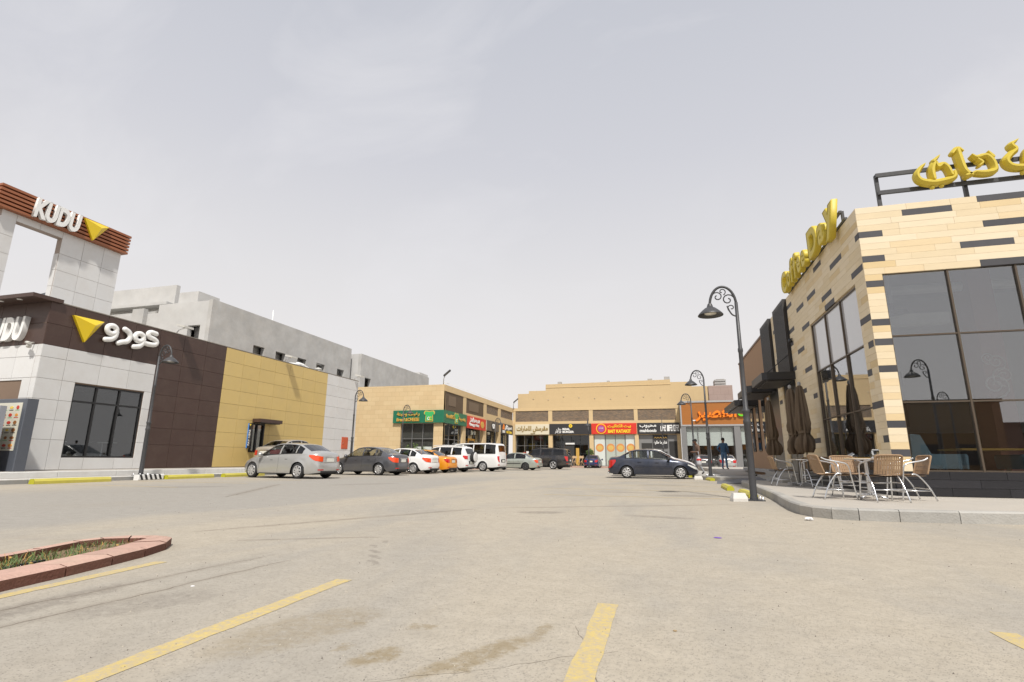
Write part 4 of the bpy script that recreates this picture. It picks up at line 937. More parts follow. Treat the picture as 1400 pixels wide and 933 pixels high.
M_woodslat = mat('cedar slats', (.30, .105, .045), .5, var=.25, scale=3, stretch=(3, .4, 6))
for k in range(6):
    z0 = 10.93+k*.178; o_ = .38 if k % 2 else .42
    mb = MB(); mb.box(TX-.75, TX+.25, KY-.38+.012*k, 18.95-.02*(5-k)*.5, z0, z0+.105); mb.build('slat', M_woodslat, tw)
MB().box(TX-.5, TX+.06, KY-.1, 18.8, 10.94, 11.9).build('slat_backing', M_dark, tw)
ts = thing('tower_sign', 'white slanted name letters and yellow pyramid on the wooden slat band', 'sign', (TX+.3, 16, 11))
lettering('KUDU', Ft, 15.47, 11.42, .26, 1.92, .92, M_letter, ts, ext=.07, bold=.045, shear=.16, name='letters')
emblem(Ft, [(16.55, 11.84), (17.70, 11.86), (17.08, 10.92)], .26, .30, ts)
# roof clutter behind the tower opening
for i, (x0, x1, yy, z0, z1) in enumerate(((-33, -29.6, 19, 9.1, 9.5), (-34, -31, 18.2, 8.6, 8.85))):
    rs_ = thing('roof_panel', ('dark louvred panel on the restaurant roof, upper of two', 'dark louvred panel on the restaurant roof, lower of two')[i], 'roof panel', (x0, yy, 6.4))
    mb = MB(); n = mb.pts([(x0, yy, z0), (x1, yy, z0+.1), (x1, yy+1.6, z1+.7), (x0, yy+1.6, z1+.6), (x0, yy, z0+.08), (x1, yy, z0+.18), (x1, yy+1.6, z1+.78), (x0, yy+1.6, z1+.68)])
    for q_ in ((0, 1, 2, 3), (4, 5, 6, 7), (0, 1, 5, 4), (1, 2, 6, 5), (2, 3, 7, 6), (3, 0, 4, 7)): mb.face(tuple(n+k for k in q_))
    mb.build('panel', M_black, rs_)
    for x in (x0+.3, x1-.3): MB().box(x-.05, x+.05, yy+.8, yy+.9, 6.4, z0+.4).build('post', M_steel, rs_)
# floodlights on the parapet
M_flood = mat('floodlight housing', (.55, .54, .50), .5)
for yy, lb in ((19.15, 'brown'), (26.8, 'gold'), (34.55, 'far white')):
    f_ = thing('floodlight', 'pale floodlight on an arm above the %s cladding' % lb, 'floodlight', (-21.9, yy, 6.62), group='floodlights on the parapet')
    MB().tube([(-22.1, yy, 6.6), (-21.95, yy, 6.78), (-21.6, yy, 6.86)], .022, 6).build('arm', M_steel, f_)
    mb = MB(); n = mb.pts([(-21.85+a, yy+b_, 6.92+c-.22*a) for c in (0, .10) for b_ in (-.26, .26) for a in (0, .5)])
    for q_ in ((0, 2, 3, 1), (4, 5, 7, 6), (0, 1, 5, 4), (2, 6, 7, 3), (0, 4, 6, 2), (1, 3, 7, 5)): mb.face(tuple(n+k for k in q_))
    mb.build('housing', M_flood, f_)
cc = thing('security_camera', 'beige security camera at the corner below the brown fascia', 'camera', (-22.4, 13.6, 4.9))
MB().tube([(-22.42, 13.62, 4.98), (-22.42, 13.45, 4.95)], .025, 8).build('bracket', M_flood, cc); MB().tube([(-22.55, 13.45, 4.97), (-22.2, 13.35, 4.90)], .055, 10).build('housing', M_flood, cc); MB().lathe([(0, 0), (.07, .02), (.09, .1), (.06, .16)], (-22.38, 13.45, 4.74), 12).build('dome', M_flood, cc)
rb = thing('roof_bundle', 'white wrapped pipe bundle lying on the gold clad roof edge', 'pipe bundle', (-22.5, 28.8, 6.6))
MB().tube(crom([(-22.6, 27.9, 6.70), (-22.5, 28.3, 6.74), (-22.55, 28.8, 6.80), (-22.5, 29.3, 6.74), (-22.6, 29.8, 6.68)], 5), [.10]*8+[.17]*6+[.12]*7, 8).build('wrapping', M_white, rb)
MB().tube([(-22.6, 27.6, 6.62), (-22.6, 30.1, 6.62)], .05, 8).build('pipe', M_steel, rb)
rv = thing('roof_vent', 'small beige roof vent at the end of the gold cladding', 'roof vent', (-22.6, 30.9, 6.6))
MB().box(-22.9, -22.3, 30.6, 31.2, 6.55, 6.75).build('box', M_flood, rv); MB().lathe([(0, .26), (.2, .2), (.24, .12), (.12, .1), (.12, 0)], (-22.6, 30.9, 6.72), 12).build('cap', M_flood, rv)

# menu boards
M_bgrey = mat('menu housing', (.085, .095, .115), .4, coat=.2); M_lgrey = mat('pale grey board', (.27, .28, .31), .45)
mnb = thing('menu_board', 'dark framed drive-through menu board with rows of food pictures', 'menu board', (-21.5, 12.6, .15))
Fm = FS(-23.6, 12.5)
MB().fbox(Fm, .0, 3.28, .15, 2.72, -.35, 0, .02).build('housing', M_bgrey, mnb)
mp_ = MB().fbox(Fm, .12, 3.12, 1.0, 2.58, 0, .012).build('menu_sheet', mat('menu sheet', (.62, .60, .50), .4), mnb)
rnd = random.Random(4)
MC = [mat('food orange', (.70, .30, .06), .5), mat('food brown', (.28, .12, .04), .5), mat('food red', (.50, .05, .03), .5), mat('food green', (.25, .45, .25), .5), mat('food yellow', (.75, .55, .10), .5), mat('food dark', (.05, .04, .03), .5)]
for r_ in range(6):
    for c in range(10):
        u, v = .2+.29*c, 2.42-.25*r_; mt_ = MC[rnd.choice((0, 1, 2, 4, 0, 1))]
        mb = MB(); mb.disc(Fm, u+.13, v, .012, .02, rnd.uniform(.06, .11), 12, rnd.uniform(.04, .07)); mb.build('food_picture', mt_, mp_)
        MB().fbox(Fm, u+.03, u+.23, v-.10, v-.075, .012, .016).build('price_strip', MC[rnd.choice((2, 5, 3))], mp_)
ob = thing('order_board', 'pale grey order board with black and orange header beside the menu board', 'order board', (-21.5, 11.9, .15))
Fo = FS(-23.6, 11.85)
MB().fbox(Fo, 0, 3.16, .15, 2.42, -.2, 0, .02).build('housing', M_lgrey, ob)
MB().fbox(Fo, 1.5, 2.95, 2.02, 2.24, 0, .012).build('header', M_black, ob); MB().fbox(Fo, 1.55, 2.90, 2.10, 2.20, .012, .016).build('header_strip', MC[4], ob)
for k in range(9):
    v = 1.82-.13*k; MB().fbox(Fo, 2.2, 2.2+rnd.uniform(.3, .6), v, v+.02, 0, .004).build('text_line', M_bgrey, ob)
MB().disc(Fo, 2.45, 1.95, 0, .03, .10, 16, .04).build('burger_mark', M_black, ob)
for v in (1.05, .7): MB().fbox(Fo, 2.78, 2.88, v, v+.12, 0, .03).build('button', M_white, ob)

# wheel stops and striped block by the lamp
wheel_stop(-18.35, 11.85, -18.35, 14.2, 'yellow wheel stop left of the lamp with the striped block', wd=.24, h=.16)
wheel_stop(-18.35, 16.4, -18.35, 18.6, 'yellow wheel stop below the brown cladding', wd=.24, h=.16)
wheel_stop(-18.35, 19.2, -18.35, 21.6, 'yellow wheel stop under the nose of the silver sedan', wd=.24, h=.16)
wheel_stop(-18.35, 24.3, -18.35, 26.5, 'yellow wheel stop ahead of the dark grey sedan', wd=.24, h=.16)
wheel_stop(-17.2, 34.8, -17.2, 37.0, 'yellow wheel stop ahead of the white van', wd=.24, h=.16)
sb = thing('striped_block', 'white concrete block with black diagonal stripes at the lamp foot', 'concrete block', (-18.5, 15.9, 0))
FB = FE(-18.38, 15.3)
MB().fbox(FB, 0, 1.05, 0, .20, -.22, 0, .02).build('body', M_white, sb)
for k in range(5):
    u = .12+.19*k; MB().fprism(FB, [(u, .012), (u+.09, .012), (u+.01, .188), (u-.08, .188)], -.001, .004).build('stripe', M_black, sb)
    MB().box(-18.60, -18.39, 15.3+u-.08, 15.3+u+.01, .19, .204).build('stripe', M_black, sb)

# ------------------------------------------------------------------ raw concrete building behind
M_rawc = mat('raw concrete wall', (.43, .425, .41), .95, var=.34, scale=.7, bump=.4, bscale=5, dirt=.18)
M_rawd = mat('raw concrete inside', (.27, .26, .245), .95)
M_bplast = mat('grey plaster', (.50, .495, .48), .9, var=.2, scale=.8, dirt=.1)
cb = thing('unfinished_concrete_building', 'unfinished grey concrete building with square window openings behind the restaurant', 'building', (-40, 40, 0))
Fc = FE(-36, 0); Fcs = FS(0, 34.2)
op = [(39.33, 40.78), (42.35, 43.75), (45.6, 47.05), (48.8, 50.3), (52.7, 54.1)]
mb = MB(); mb.fbox(Fc, 34.2, 55.4, 0, 9.5, -.4, 0); mb.fbox(Fc, 34.2, 55.4, 11.1, 14.0, -.4, 0)
e0 = 34.2
for a, b_ in op+[(55.4, 55.4)]: mb.fbox(Fc, e0, a, 9.5, 11.1, -.4, 0); e0 = b_
mb.build('wall', M_rawc, cb)
for a, b_ in op: MB().fbox(Fc, a-.3, b_+.3, 9.4, 11.2, -1.0, -.9).build('window_backing', M_rawc, cb)
for a, b_ in op: MB().fbox(Fc, a-.02, b_+.02, 9.42, 9.5, -.42, .05).build('window_sill', M_rawc, cb)
mb = MB(); mb.fbox(Fcs, -41.8, -38.3, 0, 13.9, -.4, 0); mb.fbox(Fcs, -37, -36.4, 0, 13.9, -.4, 0); mb.fbox(Fcs, -38.3, -37, 11.8, 13.9, -.4, 0); mb.fbox(Fcs, -38.3, -37, 0, 9.6, -.4, 0); mb.build('front_wall', M_bplast, cb); MB().fbox(Fcs, -38.6, -36.6, 9.5, 11.9, -1.1, -1.0).build('window_backing', M_bplast, cb)
MB().box(-50, -36.4, 39, 39.3, 0, 13.5).build('inner_wall', M_rawd, cb); MB().box(-42.5, -42.3, 34.5, 55, 0, 13.5).build('inner_wall', M_rawd, cb)
MB().box(-50, -36.4, 34.6, 55.3, 13.3, 13.5).build('roof_slab', M_rawc, cb); MB().box(-50, -36.4, 34.6, 55.3, 8.9, 9.1).build('floor_slab', M_rawd, cb)
MB().box(-40.2, -38.1, 34.6, 36.9, 13.5, 15.0).build('stair_box', M_bplast, cb)
lw = MB(); lw.box(-50, -41.81, 34.3, 34.7, 0, 13.2); lw.build('side_wall', M_bplast, cb); MB().box(-44.4, -43.1, 33.9, 34.29, 0, 13.6).build('column', M_rawc, cb)
MB().box(-50, -42.3, 36.0, 36.4, 13.2, 16.4).build('upper_wall', M_bplast, cb); MB().box(-51, -41.9, 34.9, 37.4, 14.2, 14.45).build('projecting_slab', M_bplast, cb)
MB().tube([(-40, 46, 13.5), (-40, 46, 16.6)], .06, 6).build('roof_pipe', M_white, cb)
cb2 = thing('second_concrete_building', 'second unfinished concrete block farther back beside the bakery roof', 'building', (-38, 60, 0))
Fd = FE(-35, 0)
mb = MB(); mb.fbox(Fd, 56.1, 57.2, 0, 13.5, -.4, 0); mb.fbox(Fd, 58.6, 76, 0, 13.5, -.4, 0); mb.fbox(Fd, 57.2, 58.6, 0, 9.2, -.4, 0); mb.fbox(Fd, 57.2, 58.6, 10.7, 13.5, -.4, 0); mb.build('wall', M_rawc, cb2)
MB().fbox(FS(0, 56.1), -50, -35.4, 0, 13.5, -.4, 0).build('front_wall', M_bplast, cb2); MB().box(-50, -35.4, 56.5, 76, 12.9, 13.1).build('roof_slab', M_rawc, cb2); MB().box(-39.5, -39.3, 56.5, 76, 0, 12.9).build('inner_wall', M_rawd, cb2)
MB().box(-41, -35.2, 73, 76, 13.5, 13.9).build('roof_box', M_bplast, cb2)
# ------------------------------------------------------------------ row of shops
def tile_material(name, c1_, c2_, mortar, bw, bh, ms=.012, var=.12, bump=.25):
    m = bpy.data.materials.new(name); m.use_nodes = True; nt = m.node_tree; L = nt.links.new; nd = nt.nodes; b = nd['Principled BSDF']; b.inputs['Roughness'].default_value = .85
    g = nd.new('ShaderNodeNewGeometry'); s = nd.new('ShaderNodeSeparateXYZ'); L(g.outputs['Position'], s.inputs[0]); ad = nd.new('ShaderNodeMath'); L(s.outputs[0], ad.inputs[0]); L(s.outputs[1], ad.inputs[1])
    cm = nd.new('ShaderNodeCombineXYZ'); L(ad.outputs[0], cm.inputs[0]); L(s.outputs[2], cm.inputs[1])
    br = nd.new('ShaderNodeTexBrick'); L(cm.outputs[0], br.inputs['Vector']); br.inputs['Color1'].default_value = (*c1_, 1); br.inputs['Color2'].default_value = (*c2_, 1); br.inputs['Mortar'].default_value = (*mortar, 1)
    br.inputs['Scale'].default_value = 1; br.inputs['Brick Width'].default_value = bw; br.inputs['Row Height'].default_value = bh; br.inputs['Mortar Size'].default_value = ms; br.inputs['Bias'].default_value = -.1
    no = nd.new('ShaderNodeTexNoise'); no.inputs['Scale'].default_value = .9; no.inputs['Detail'].default_value = 7; no.inputs['Roughness'].default_value = .7; L(g.outputs['Position'], no.inputs['Vector'])
    hs = nd.new('ShaderNodeHueSaturation'); ma = nd.new('ShaderNodeMath'); ma.operation = 'MULTIPLY_ADD'; ma.inputs[1].default_value = 2*var; ma.inputs[2].default_value = 1-var; L(no.outputs['Fac'], ma.inputs[0]); L(ma.outputs[0], hs.inputs['Value']); L(br.outputs['Color'], hs.inputs['Color']); L(hs.outputs[0], b.inputs['Base Color'])
    bp = nd.new('ShaderNodeBump'); bp.inputs['Strength'].default_value = bump; bp.inputs['Distance'].default_value = .02; bp.invert = True; L(br.outputs['Fac'], bp.inputs['Height']); L(bp.outputs[0], b.inputs['Normal'])
    return m
M_btile = tile_material('beige stone tiles', (.62, .475, .275), (.58, .43, .24), (.50, .37, .20), .8, .4)
M_bplain = mat('beige stone trim', (.60, .45, .25), .85, var=.1, scale=1.5)
M_upper = tile_material('beige rendered upper wall', (.55, .41, .225), (.54, .40, .22), (.50, .37, .20), 2.4, 1.2, .01, .08, .1)
M_rubble = tile_material('rubble stone strips', (.30, .21, .135), (.16, .135, .11), (.08, .065, .05), .28, .07, .010, .35, .6)
M_shopfloor = mat('shop floor', (.30, .27, .24), .5); M_shopwall = mat('shop inner wall', (.22, .20, .18), .8); M_shopceil = mat('shop ceiling', (.40, .39, .37), .8)
M_alu = mat('grey aluminium', (.26, .26, .26), .4, metal=.5)
M_boardk = mat('black sign board', (.030, .029, .031), .5); M_green = mat('green sign board', (.015, .155, .085), .4); M_rboard = mat('red sign board', (.62, .035, .02), .4); M_cream = mat('cream sign board', (.66, .61, .47), .5)
M_goldl = mat('gold letters', (.62, .38, .08), .35); M_gl2 = mat('bronze letters', (.30, .20, .055), .35); M_yl = mat('bright yellow letters', (.85, .60, .03), .4)
M_wf2 = mat('white film', (.60, .64, .60), .4)
BX, BY, RY, BT = -18.3, 43.1, 66.0, 7.36
mb = MB(); mb.prism([(-23.6, 41.2), (-16.0, 41.2), (-15.2, 43), (-15.2, 60.5), (-13, 62), (2.6, 62), (2.6, 61), (13.5, 61), (13.5, 66), (-23.6, 66)], -.02, .15)
mb.build('shop_pavement', M_pave, kind='structure')
def kerbline(pts, z=.155):
    for (x0, y0), (x1, y1) in zip(pts, pts[1:]):
        dv = Vector((x1-x0, y1-y0)); k = max(1, round(dv.length/1.6))
        for i in range(k):
            a = Vector((x0, y0))+dv*(i/k); b_ = Vector((x0, y0))+dv*((i+1)/k); t_ = dv.normalized(); nv = Vector((-t_.y, t_.x))*.16; a += t_*.006; b_ -= t_*.006
            MB().prism([(a.x, a.y), (b_.x, b_.y), (b_.x+nv.x, b_.y+nv.y), (a.x+nv.x, a.y+nv.y)], -.02, z).build('kerb_stone', M_kerb_top, bpy.data.objects['shop_pavement'])
kerbline([(-23.6, 41.04), (-15.9, 41.04), (-15.04, 43), (-15.04, 60.5), (-12.96, 61.84), (2.6, 61.84)])
Fe = FE(BX, 0); Fb = FS(0, BY); Fr_ = FS(0, RY)
lb = thing('left_shop_wing', 'beige stone shop wing with brown louvre cladding on the left', 'building', (BX, 50, 0))
mb = MB(); mb.fbox(Fb, -34, -22.4, 0, BT, -.3, 0); mb.fbox(Fb, -22.4, -19.2, 3.95, BT, -.3, 0); mb.fbox(Fb, -19.2, BX, 0, BT, -.3, 0); mb.fbox(Fb, -22.4, -19.2, 0, .35, -.3, 0)
mb.build('wall', M_btile, lb)
mb = MB()
for a, b_ in ((BY+.001, 43.45), (47.95, 48.75), (54.2, 55.15), (59.55, 60.55)): mb.fbox(Fe, a, b_, 0, 6.8, -.5, 0)
mb.fbox(Fe, BY+.3, RY, 6.8, BT, -.4, .02); mb.fbox(Fe, 55.15, 59.55, 5.1, 5.8, -.4, -.01); mb.fbox(Fe, 60.55, RY, 5.1, 5.8, -.4, -.01); mb.fbox(Fe, 48.75, 54.2, 5.08, 5.3, -.4, -.01)
mb.build('frame', M_bplain, lb)
for a, b_ in ((55.15, 59.55), (60.55, RY)): MB().fbox(Fe, a, b_, 5.8, 6.8, -.4, -.06).build('stone_panel', M_rubble, lb)
M_louv = mat('taupe louvre', (.115, .082, .055), .5, var=.15, scale=2, metal=.2)
mb = MB(); u = 43.46
while u < 54.15: mb.fbox(Fe, u, u+.10, 5.06, 6.79, -.2, -.02); u += .155
mb.fbox(Fe, 43.45, 54.2, 5.06, 6.79, -.3, -.19); setp(mb.build('louvre_cladding', M_louv, lb), kind='stuff')
for a, b_ in ((44.2, 46.0), (49.6, 52.5)): MB().fbox(Fe, a, b_, 5.6, 6.5, -.021, -.005).build('pale_panel', mat('taupe panel', (.16, .115, .075), .6), lb)  # flat taupe panels, a little paler than the louvres around them
MB().box(-34, BX-.3, BY+.3, RY, BT-.3, BT-.1).build('roof', M_conc, lb)
rl = MB(); rl.tube([(BX-.3, BY+.5, BT+.28), (BX-.3, RY, BT+.28)], .02, 6)
for k in range(9): rl.tube([(BX-.3, BY+.6+k*2.7, BT-.1), (BX-.3, BY+.6+k*2.7, BT+.28)], .015, 6)
rl.build('roof_rail', M_white, lb)
def storefront(F, u0, u1, z0, z1, cols, parent, gm=G_shop, trans=(2.6,), n=-.45, fr=.05, fm=None, depth=4.5):
    us = [u0+(u1-u0)*i/cols for i in range(cols+1)]; vs = [z0]+[t_ for t_ in trans if z0 < t_ < z1]+[z1]; fm = fm or M_alu
    mb = MB()
    for u in us: mb.fbox(F, u-fr/2, u+fr/2, z0, z1, n-.05, n+.05)
    for v in vs: mb.fbox(F, u0, u1, v-fr/2, v+fr/2, n-.045, n+.045)
    fo = mb.build('shop_window', fm, parent)
    for i in range(cols):
        for j in range(len(vs)-1): MB().fbox(F, us[i]+fr/2, us[i+1]-fr/2, vs[j]+fr/2, vs[j+1]-fr/2, n-.006, n).build('glass_pane', gm, fo)
    mb = MB(); mb.fbox(F, u0, u1, z0, z1+.3, -depth-.1, -depth); mb.fbox(F, u0-.08, u0, z0, z1+.3, -depth, n-.06); mb.fbox(F, u1, u1+.08, z0, z1+.3, -depth, n-.06); mb.build('inner_wall', M_shopwall, parent)
    MB().fbox(F, u0, u1, z1+.05, z1+.15, -depth, n-.06).build('ceiling', M_shopceil, parent); MB().fbox(F, u0, u1, .15, .19, -depth, n-.06).build('floor', M_shopfloor, parent)
    MB().fbox(F, u0+.5, u1-.5, .19, 1.25, -depth+.8, -depth+1.4).build('shop_counter', random.choice((MC[1], M_alu, M_shopceil)), parent)
    for k in range(3):
        a = u0+(u1-u0)*(.15+.28*k); MB().fbox(F, a, a+(u1-u0)*.2, 2.2, 3.0, -depth, -depth+.04).build('menu_screen', random.choice(MC), parent)
storefront(Fb, -22.35, -19.25, .35, 3.92, 3, lb, n=-.2, depth=3.8)
storefront(Fe, 43.5, 47.9, .2, 3.95, 3, lb, n=-.25)
storefront(Fe, 48.8, 54.15, .2, 3.95, 3, lb)
storefront(Fe, 55.2, 59.5, .2, 3.95, 3, lb, fm=M_black)
storefront(Fe, 60.6, 65.5, .2, 3.95, 3, lb)
for a, b_ in ((-21.1, -20.4), (-20.2, -19.4)): MB().fbox(Fb, a, b_, .4, 1.9, -.19, -.18).build('white_film', M_wf2, lb)
MB().fbox(Fe, 50.4, 52.4, .2, 2.9, -.40, -.34).build('door_frame', mat('yellow door frame', (.65, .33, .04), .4), lb)
MB().fbox(Fe, 50.6, 52.2, .25, 2.7, -.345, -.33).build('door', mat('dark door', (.06, .05, .04), .3), lb)
# --- bakery corner sign
gs = thing('bakery_sign', 'green corner sign board with gold Arabic and English bakery name', 'sign', (-18, 43, 4))
MB().box(-23.1, BX+.12, BY-.22, BY-.001, 3.97, 5.08).build('front_board', M_green, gs); MB().box(BX+.001, BX+.12, BY, 48.7, 3.97, 5.08).build('side_board', M_green, gs)
Fg = FS(0, BY-.22); Fg2 = FE(BX+.12, 0)
lettering(ar('رغيف وجبنة'), Fg, -21.6, 4.74, 0, 2.2, .44, M_goldl, gs, ext=.03, bold=.02); lettering('Bread &CHEESE', Fg, -21.6, 4.26, 0, 2.2, .30, M_goldl, gs, ext=.03, bold=.03)
toast = [(-.32, -.42), (.32, -.42), (.30, .06), (.44, .14), (.46, .30), (.34, .42), (.15, .40), (0, .36), (-.15, .40), (-.34, .42), (-.46, .30), (-.44, .14), (-.30, .06)]
M_lgreen = mat('emblem green', (.05, .42, .12), .4)
for F, u in ((Fg, -19.55), (Fg2, 45.9)):
    em = MB().fprism(F, [(u+a*1.15, 4.55+b_*1.15) for a, b_ in toast], 0, .03).build('emblem', M_goldl, gs)
    MB().fprism(F, [(u+a*.98, 4.55+b_*.98) for a, b_ in toast], .03, .045).build('emblem_face', M_lgreen, em)
    lettering('C', F, u-.06, 4.34, .045, .22, .30, M_white, em, ext=.006, bold=.03); lettering('C', F, u+.14, 4.34, .052, .2, .28, M_yl, em, ext=.006, bold=.03)
lettering('Bread&Ch', Fg2, 44.4, 4.6, 0, 1.9, .34, M_goldl, gs, ext=.02, bold=.02); lettering(ar('رغيف وجبنة'), Fg2, 47.4, 4.55, 0, 1.7, .42, M_goldl, gs, ext=.02, bold=.02)
# --- red sign
def board(name, label, F, u0, u1, z0, z1, mt, dep=.12, n=0.0):
    F0 = F(u0/2+u1/2, z0, 0); t_ = thing(name, label, 'sign', F0); MB().fbox(F, u0, u1, z0, z1, n, n+dep, .01).build('board', mt, t_); return t_
s_ = board('burger_sign', 'red sign board with white script and onion emblem beside the bakery sign', Fe, 48.75, 54.6, 3.85, 5.05, M_rboard)
lettering(ar('برجرايز'), Fe, 51.0, 4.72, .12, 3.0, .50, M_letter, s_, bold=.05); lettering('Burgerizz', Fe, 50.9, 4.22, .12, 2.9, .38, M_letter, s_, bold=.05)
MB().disc(Fe, 53.4, 4.42, .12, .15, .55, 18, .36).build('emblem', M_goldl, s_)
s_ = board('taupe_sign', 'taupe sign board with dark monogram disc before the corner', Fe, 55.2, 59.5, 3.95, 5.08, mat('taupe board', (.13, .105, .08), .6))
MB().disc(Fe, 57.2, 4.5, .12, .15, .62, 20, .48).build('disc', M_boardk, s_); lettering('OX', Fe, 57.3, 4.5, .15, .9, .55, M_letter, s_, bold=.03)
s_ = board('steak_sign', 'white and yellow lettered sign in the inner corner of the shops', Fe, 60.6, 65.6, 3.9, 5.1, mat('dark brown board', (.06, .05, .045), .6))
lettering(ar('سيزلر'), Fe, 63.4, 4.68, .12, 3.2, .66, M_letter, s_, bold=.07); lettering('SIZZLER', Fe, 63.9, 4.15, .12, 2.4, .28, M_yl, s_, bold=.05); MB().fprism(Fe, [(61.0, 4.4), (61.8, 4.4), (61.7, 4.9), (61.4, 5.05), (61.15, 4.8)], .12, .16).build('flame', M_orange, s_); MB().fbox(Fe, 61.0, 62.0, 4.0, 4.3, .12, .15).build('name_plate', M_letter, s_)

# --- back row
bk = thing('back_shop_row', 'long beige shop row with rubble stone panels closing the lot', 'building', (-8, RY, 0))
cols = [(-18.3, -17.95), (-13.62, -13.1), (-8.45, -7.95), (-2.95, -2.5), (1.95, 2.38)]
mb = MB()
for a, b_ in cols: mb.fbox(Fr_, a, b_, 0, 6.98, -.4, .0)
mb.fbox(Fr_, -18.3, 2.38, 6.98, 7.36, -.4, .03); mb.fbox(Fr_, -18.3, 2.38, 5.27, 5.62, -.4, .02); mb.build('frame', M_bplain, bk)
MB().fbox(Fr_, -18.3, 2.38, 3.9, 5.3, -.4, -.25).build('lintel', M_bplain, bk)
for (a0, a), (b_, b1) in zip(cols, cols[1:]): MB().fbox(Fr_, a, b_, 5.62, 6.98, -.4, -.05).build('stone_panel', M_rubble, bk)
up = [(-18.7, 9.73), (-17.14, 9.73), (-17.14, 10.1), (-14.77, 10.1), (-14.77, 10.94), (1.63, 11.09), (1.63, 10.75), (4.2, 10.72), (4.2, 10.1), (6.1, 10.1), (6.1, 6), (-18.7, 6)]
MB().fprism(FS(0, 70), up, -8, 0).build('upper_wall', M_upper, bk)
for (a, b_) in ((-14.77, 1.63),): MB().fbox(FS(0, 70), a, b_, 10.45, 10.52, 0, .05).build('string_course', M_bplain, bk)
MB().box(-18.3, 2.38, RY+.4, 70, 6.9, 7.1).build('roof', M_conc, bk)
for k, (x, w_, h) in enumerate(((-13.2, .5, .28), (-6.5, .35, .22), (-1.2, .6, .3), (.9, .7, .5))): MB().box(x, x+w_, 70.5, 71.2, 11.0, 11.05+h).build('roof_box', M_conc, bk)
for x in [(-16.5+2.1*i) for i in range(9)]: MB().lathe([(0, 0), (.07, .02), (.09, .06)], (x, 69.98, 8.7+.5*((x*7) % 1)), 8).build('wall_spot', M_white, bk)
storefront(Fr_, -17.9, -13.65, .2, 3.95, 4, bk)
storefront(Fr_, -13.05, -8.5, .2, 3.95, 4, bk, fm=M_black, trans=(2.7,))
MB().fbox(Fr_, -11.5, -10.4, .2, 2.6, -.44, -.38).build('door_recess', M_dark, bk); MB().fbox(Fr_, -11.5, -10.35, 2.75, 2.95, -.40, -.34).build('light_strip', M_white, bk)
MB().fbox(Fr_, -10.2, -9.8, .2, 2.3, -.40, -.36).build('wood_post', M_woodtop, bk)
s_ = board('cream_sign', 'cream sign board with bronze Arabic calligraphy in the back corner', Fr_, -17.95, -13.5, 3.98, 5.27, M_cream)
lettering(ar('مقرمش الامارات'), Fr_, -15.7, 4.68, .12, 4.1, .78, M_gl2, s_, bold=.03)
lettering(ar('كافيه'), Fr_, -15.6, 4.12, .12, .6, .16, M_gl2, s_, bold=.03)
s_ = board('burger_board', 'black burger shop sign board with yellow disc and white name', Fr_, -13.45, -8.2, 3.98, 5.29, M_boardk)
lettering('REAL', Fr_, -11.3, 4.62, .12, .95, .27, M_letter, s_, bold=.05); lettering('BURGER', Fr_, -11.05, 4.28, .12, 1.45, .27, M_letter, s_, bold=.05); lettering(ar('ريل'), Fr_, -12.25, 4.62, .12, .6, .34, M_letter, s_, bold=.03); lettering(ar('برجر'), Fr_, -12.35, 4.26, .12, .8, .34, M_letter, s_, bold=.03)
em = MB().disc(Fr_, -10.75, 5.02, .12, .15, .22, 20).build('emblem', M_yl, s_); MB().fbox(Fr_, -10.85, -10.65, 4.98, 5.06, .15, .165).build('emblem_mark', M_boardk, em)
s_ = board('chicken_sign', 'red sign board with round yellow badge and yellow chicken shop name', Fr_, -8.15, -2.7, 3.98, 5.29, M_rboard)
em = MB().disc(Fr_, -6.95, 4.64, .12, .15, .62, 28).build('badge', M_yl, s_); eg = MB().disc(Fr_, -6.95, 4.64, .15, .165, .53, 28).build('badge_face', M_rboard, em); MB().disc(Fr_, -6.95, 4.64, .165, .172, .40, 24).build('badge_centre', mat('badge violet', (.35, .08, .30), .5), em)
lettering(ar('بيت'), Fr_, -6.95, 4.72, .172, .5, .2, M_letter, em, ext=.005, bold=.02)
lettering(ar('بيت الكتاكيت'), Fr_, -4.75, 4.92, .12, 2.8, .46, M_yl, s_, bold=.03); lettering('BAIT KATAKIT', Fr_, -4.75, 4.32, .12, 2.75, .40, M_yl, s_, bold=.05)
# white-filmed front of the chicken shop
for i, (a, b_) in enumerate(((-7.85, -6.6), (-6.45, -5.35), (-5.25, -4.2), (-4.05, -2.95))):
    w_ = MB().fbox(Fr_, a, b_, .2, 3.9, -.35, -.30).build('shop_window', M_wf2 if i in (0, 3) else mat('green white film', (.42, .46, .40), .4), bk)
    MB().disc(Fr_, (a+b_)/2, 2.35, -.30, -.29, .50, 24).build('round_sticker', mat('orange sticker', (.62, .26, .08), .5), w_); MB().disc(Fr_, (a+b_)/2, 2.35, -.29, -.285, .34, 20, .28).build('sticker_centre', mat('sticker centre', (.60, .42, .12), .5), w_)
MB().fbox(Fr_, -7.95, -2.95, .15, 3.95, -.5, -.36).build('window_wall', M_alu, bk); MB().fbox(Fr_, -5.32, -5.28, 1.0, 1.5, -.30, -.24).build('door_handle', M_steel, bk)
s_ = board('cafe_board', 'black sign board with white blocky pattern and rounded cafe name', Fr_, -2.6, 2.3, 3.98, 5.29, M_boardk)
lettering(ar('محبوب'), Fr_, -1.35, 4.88, .12, 1.95, .40, M_letter, s_, bold=.03); lettering('mahboob', Fr_, -1.35, 4.38, .12, 1.95, .38, M_letter, s_, bold=.03)
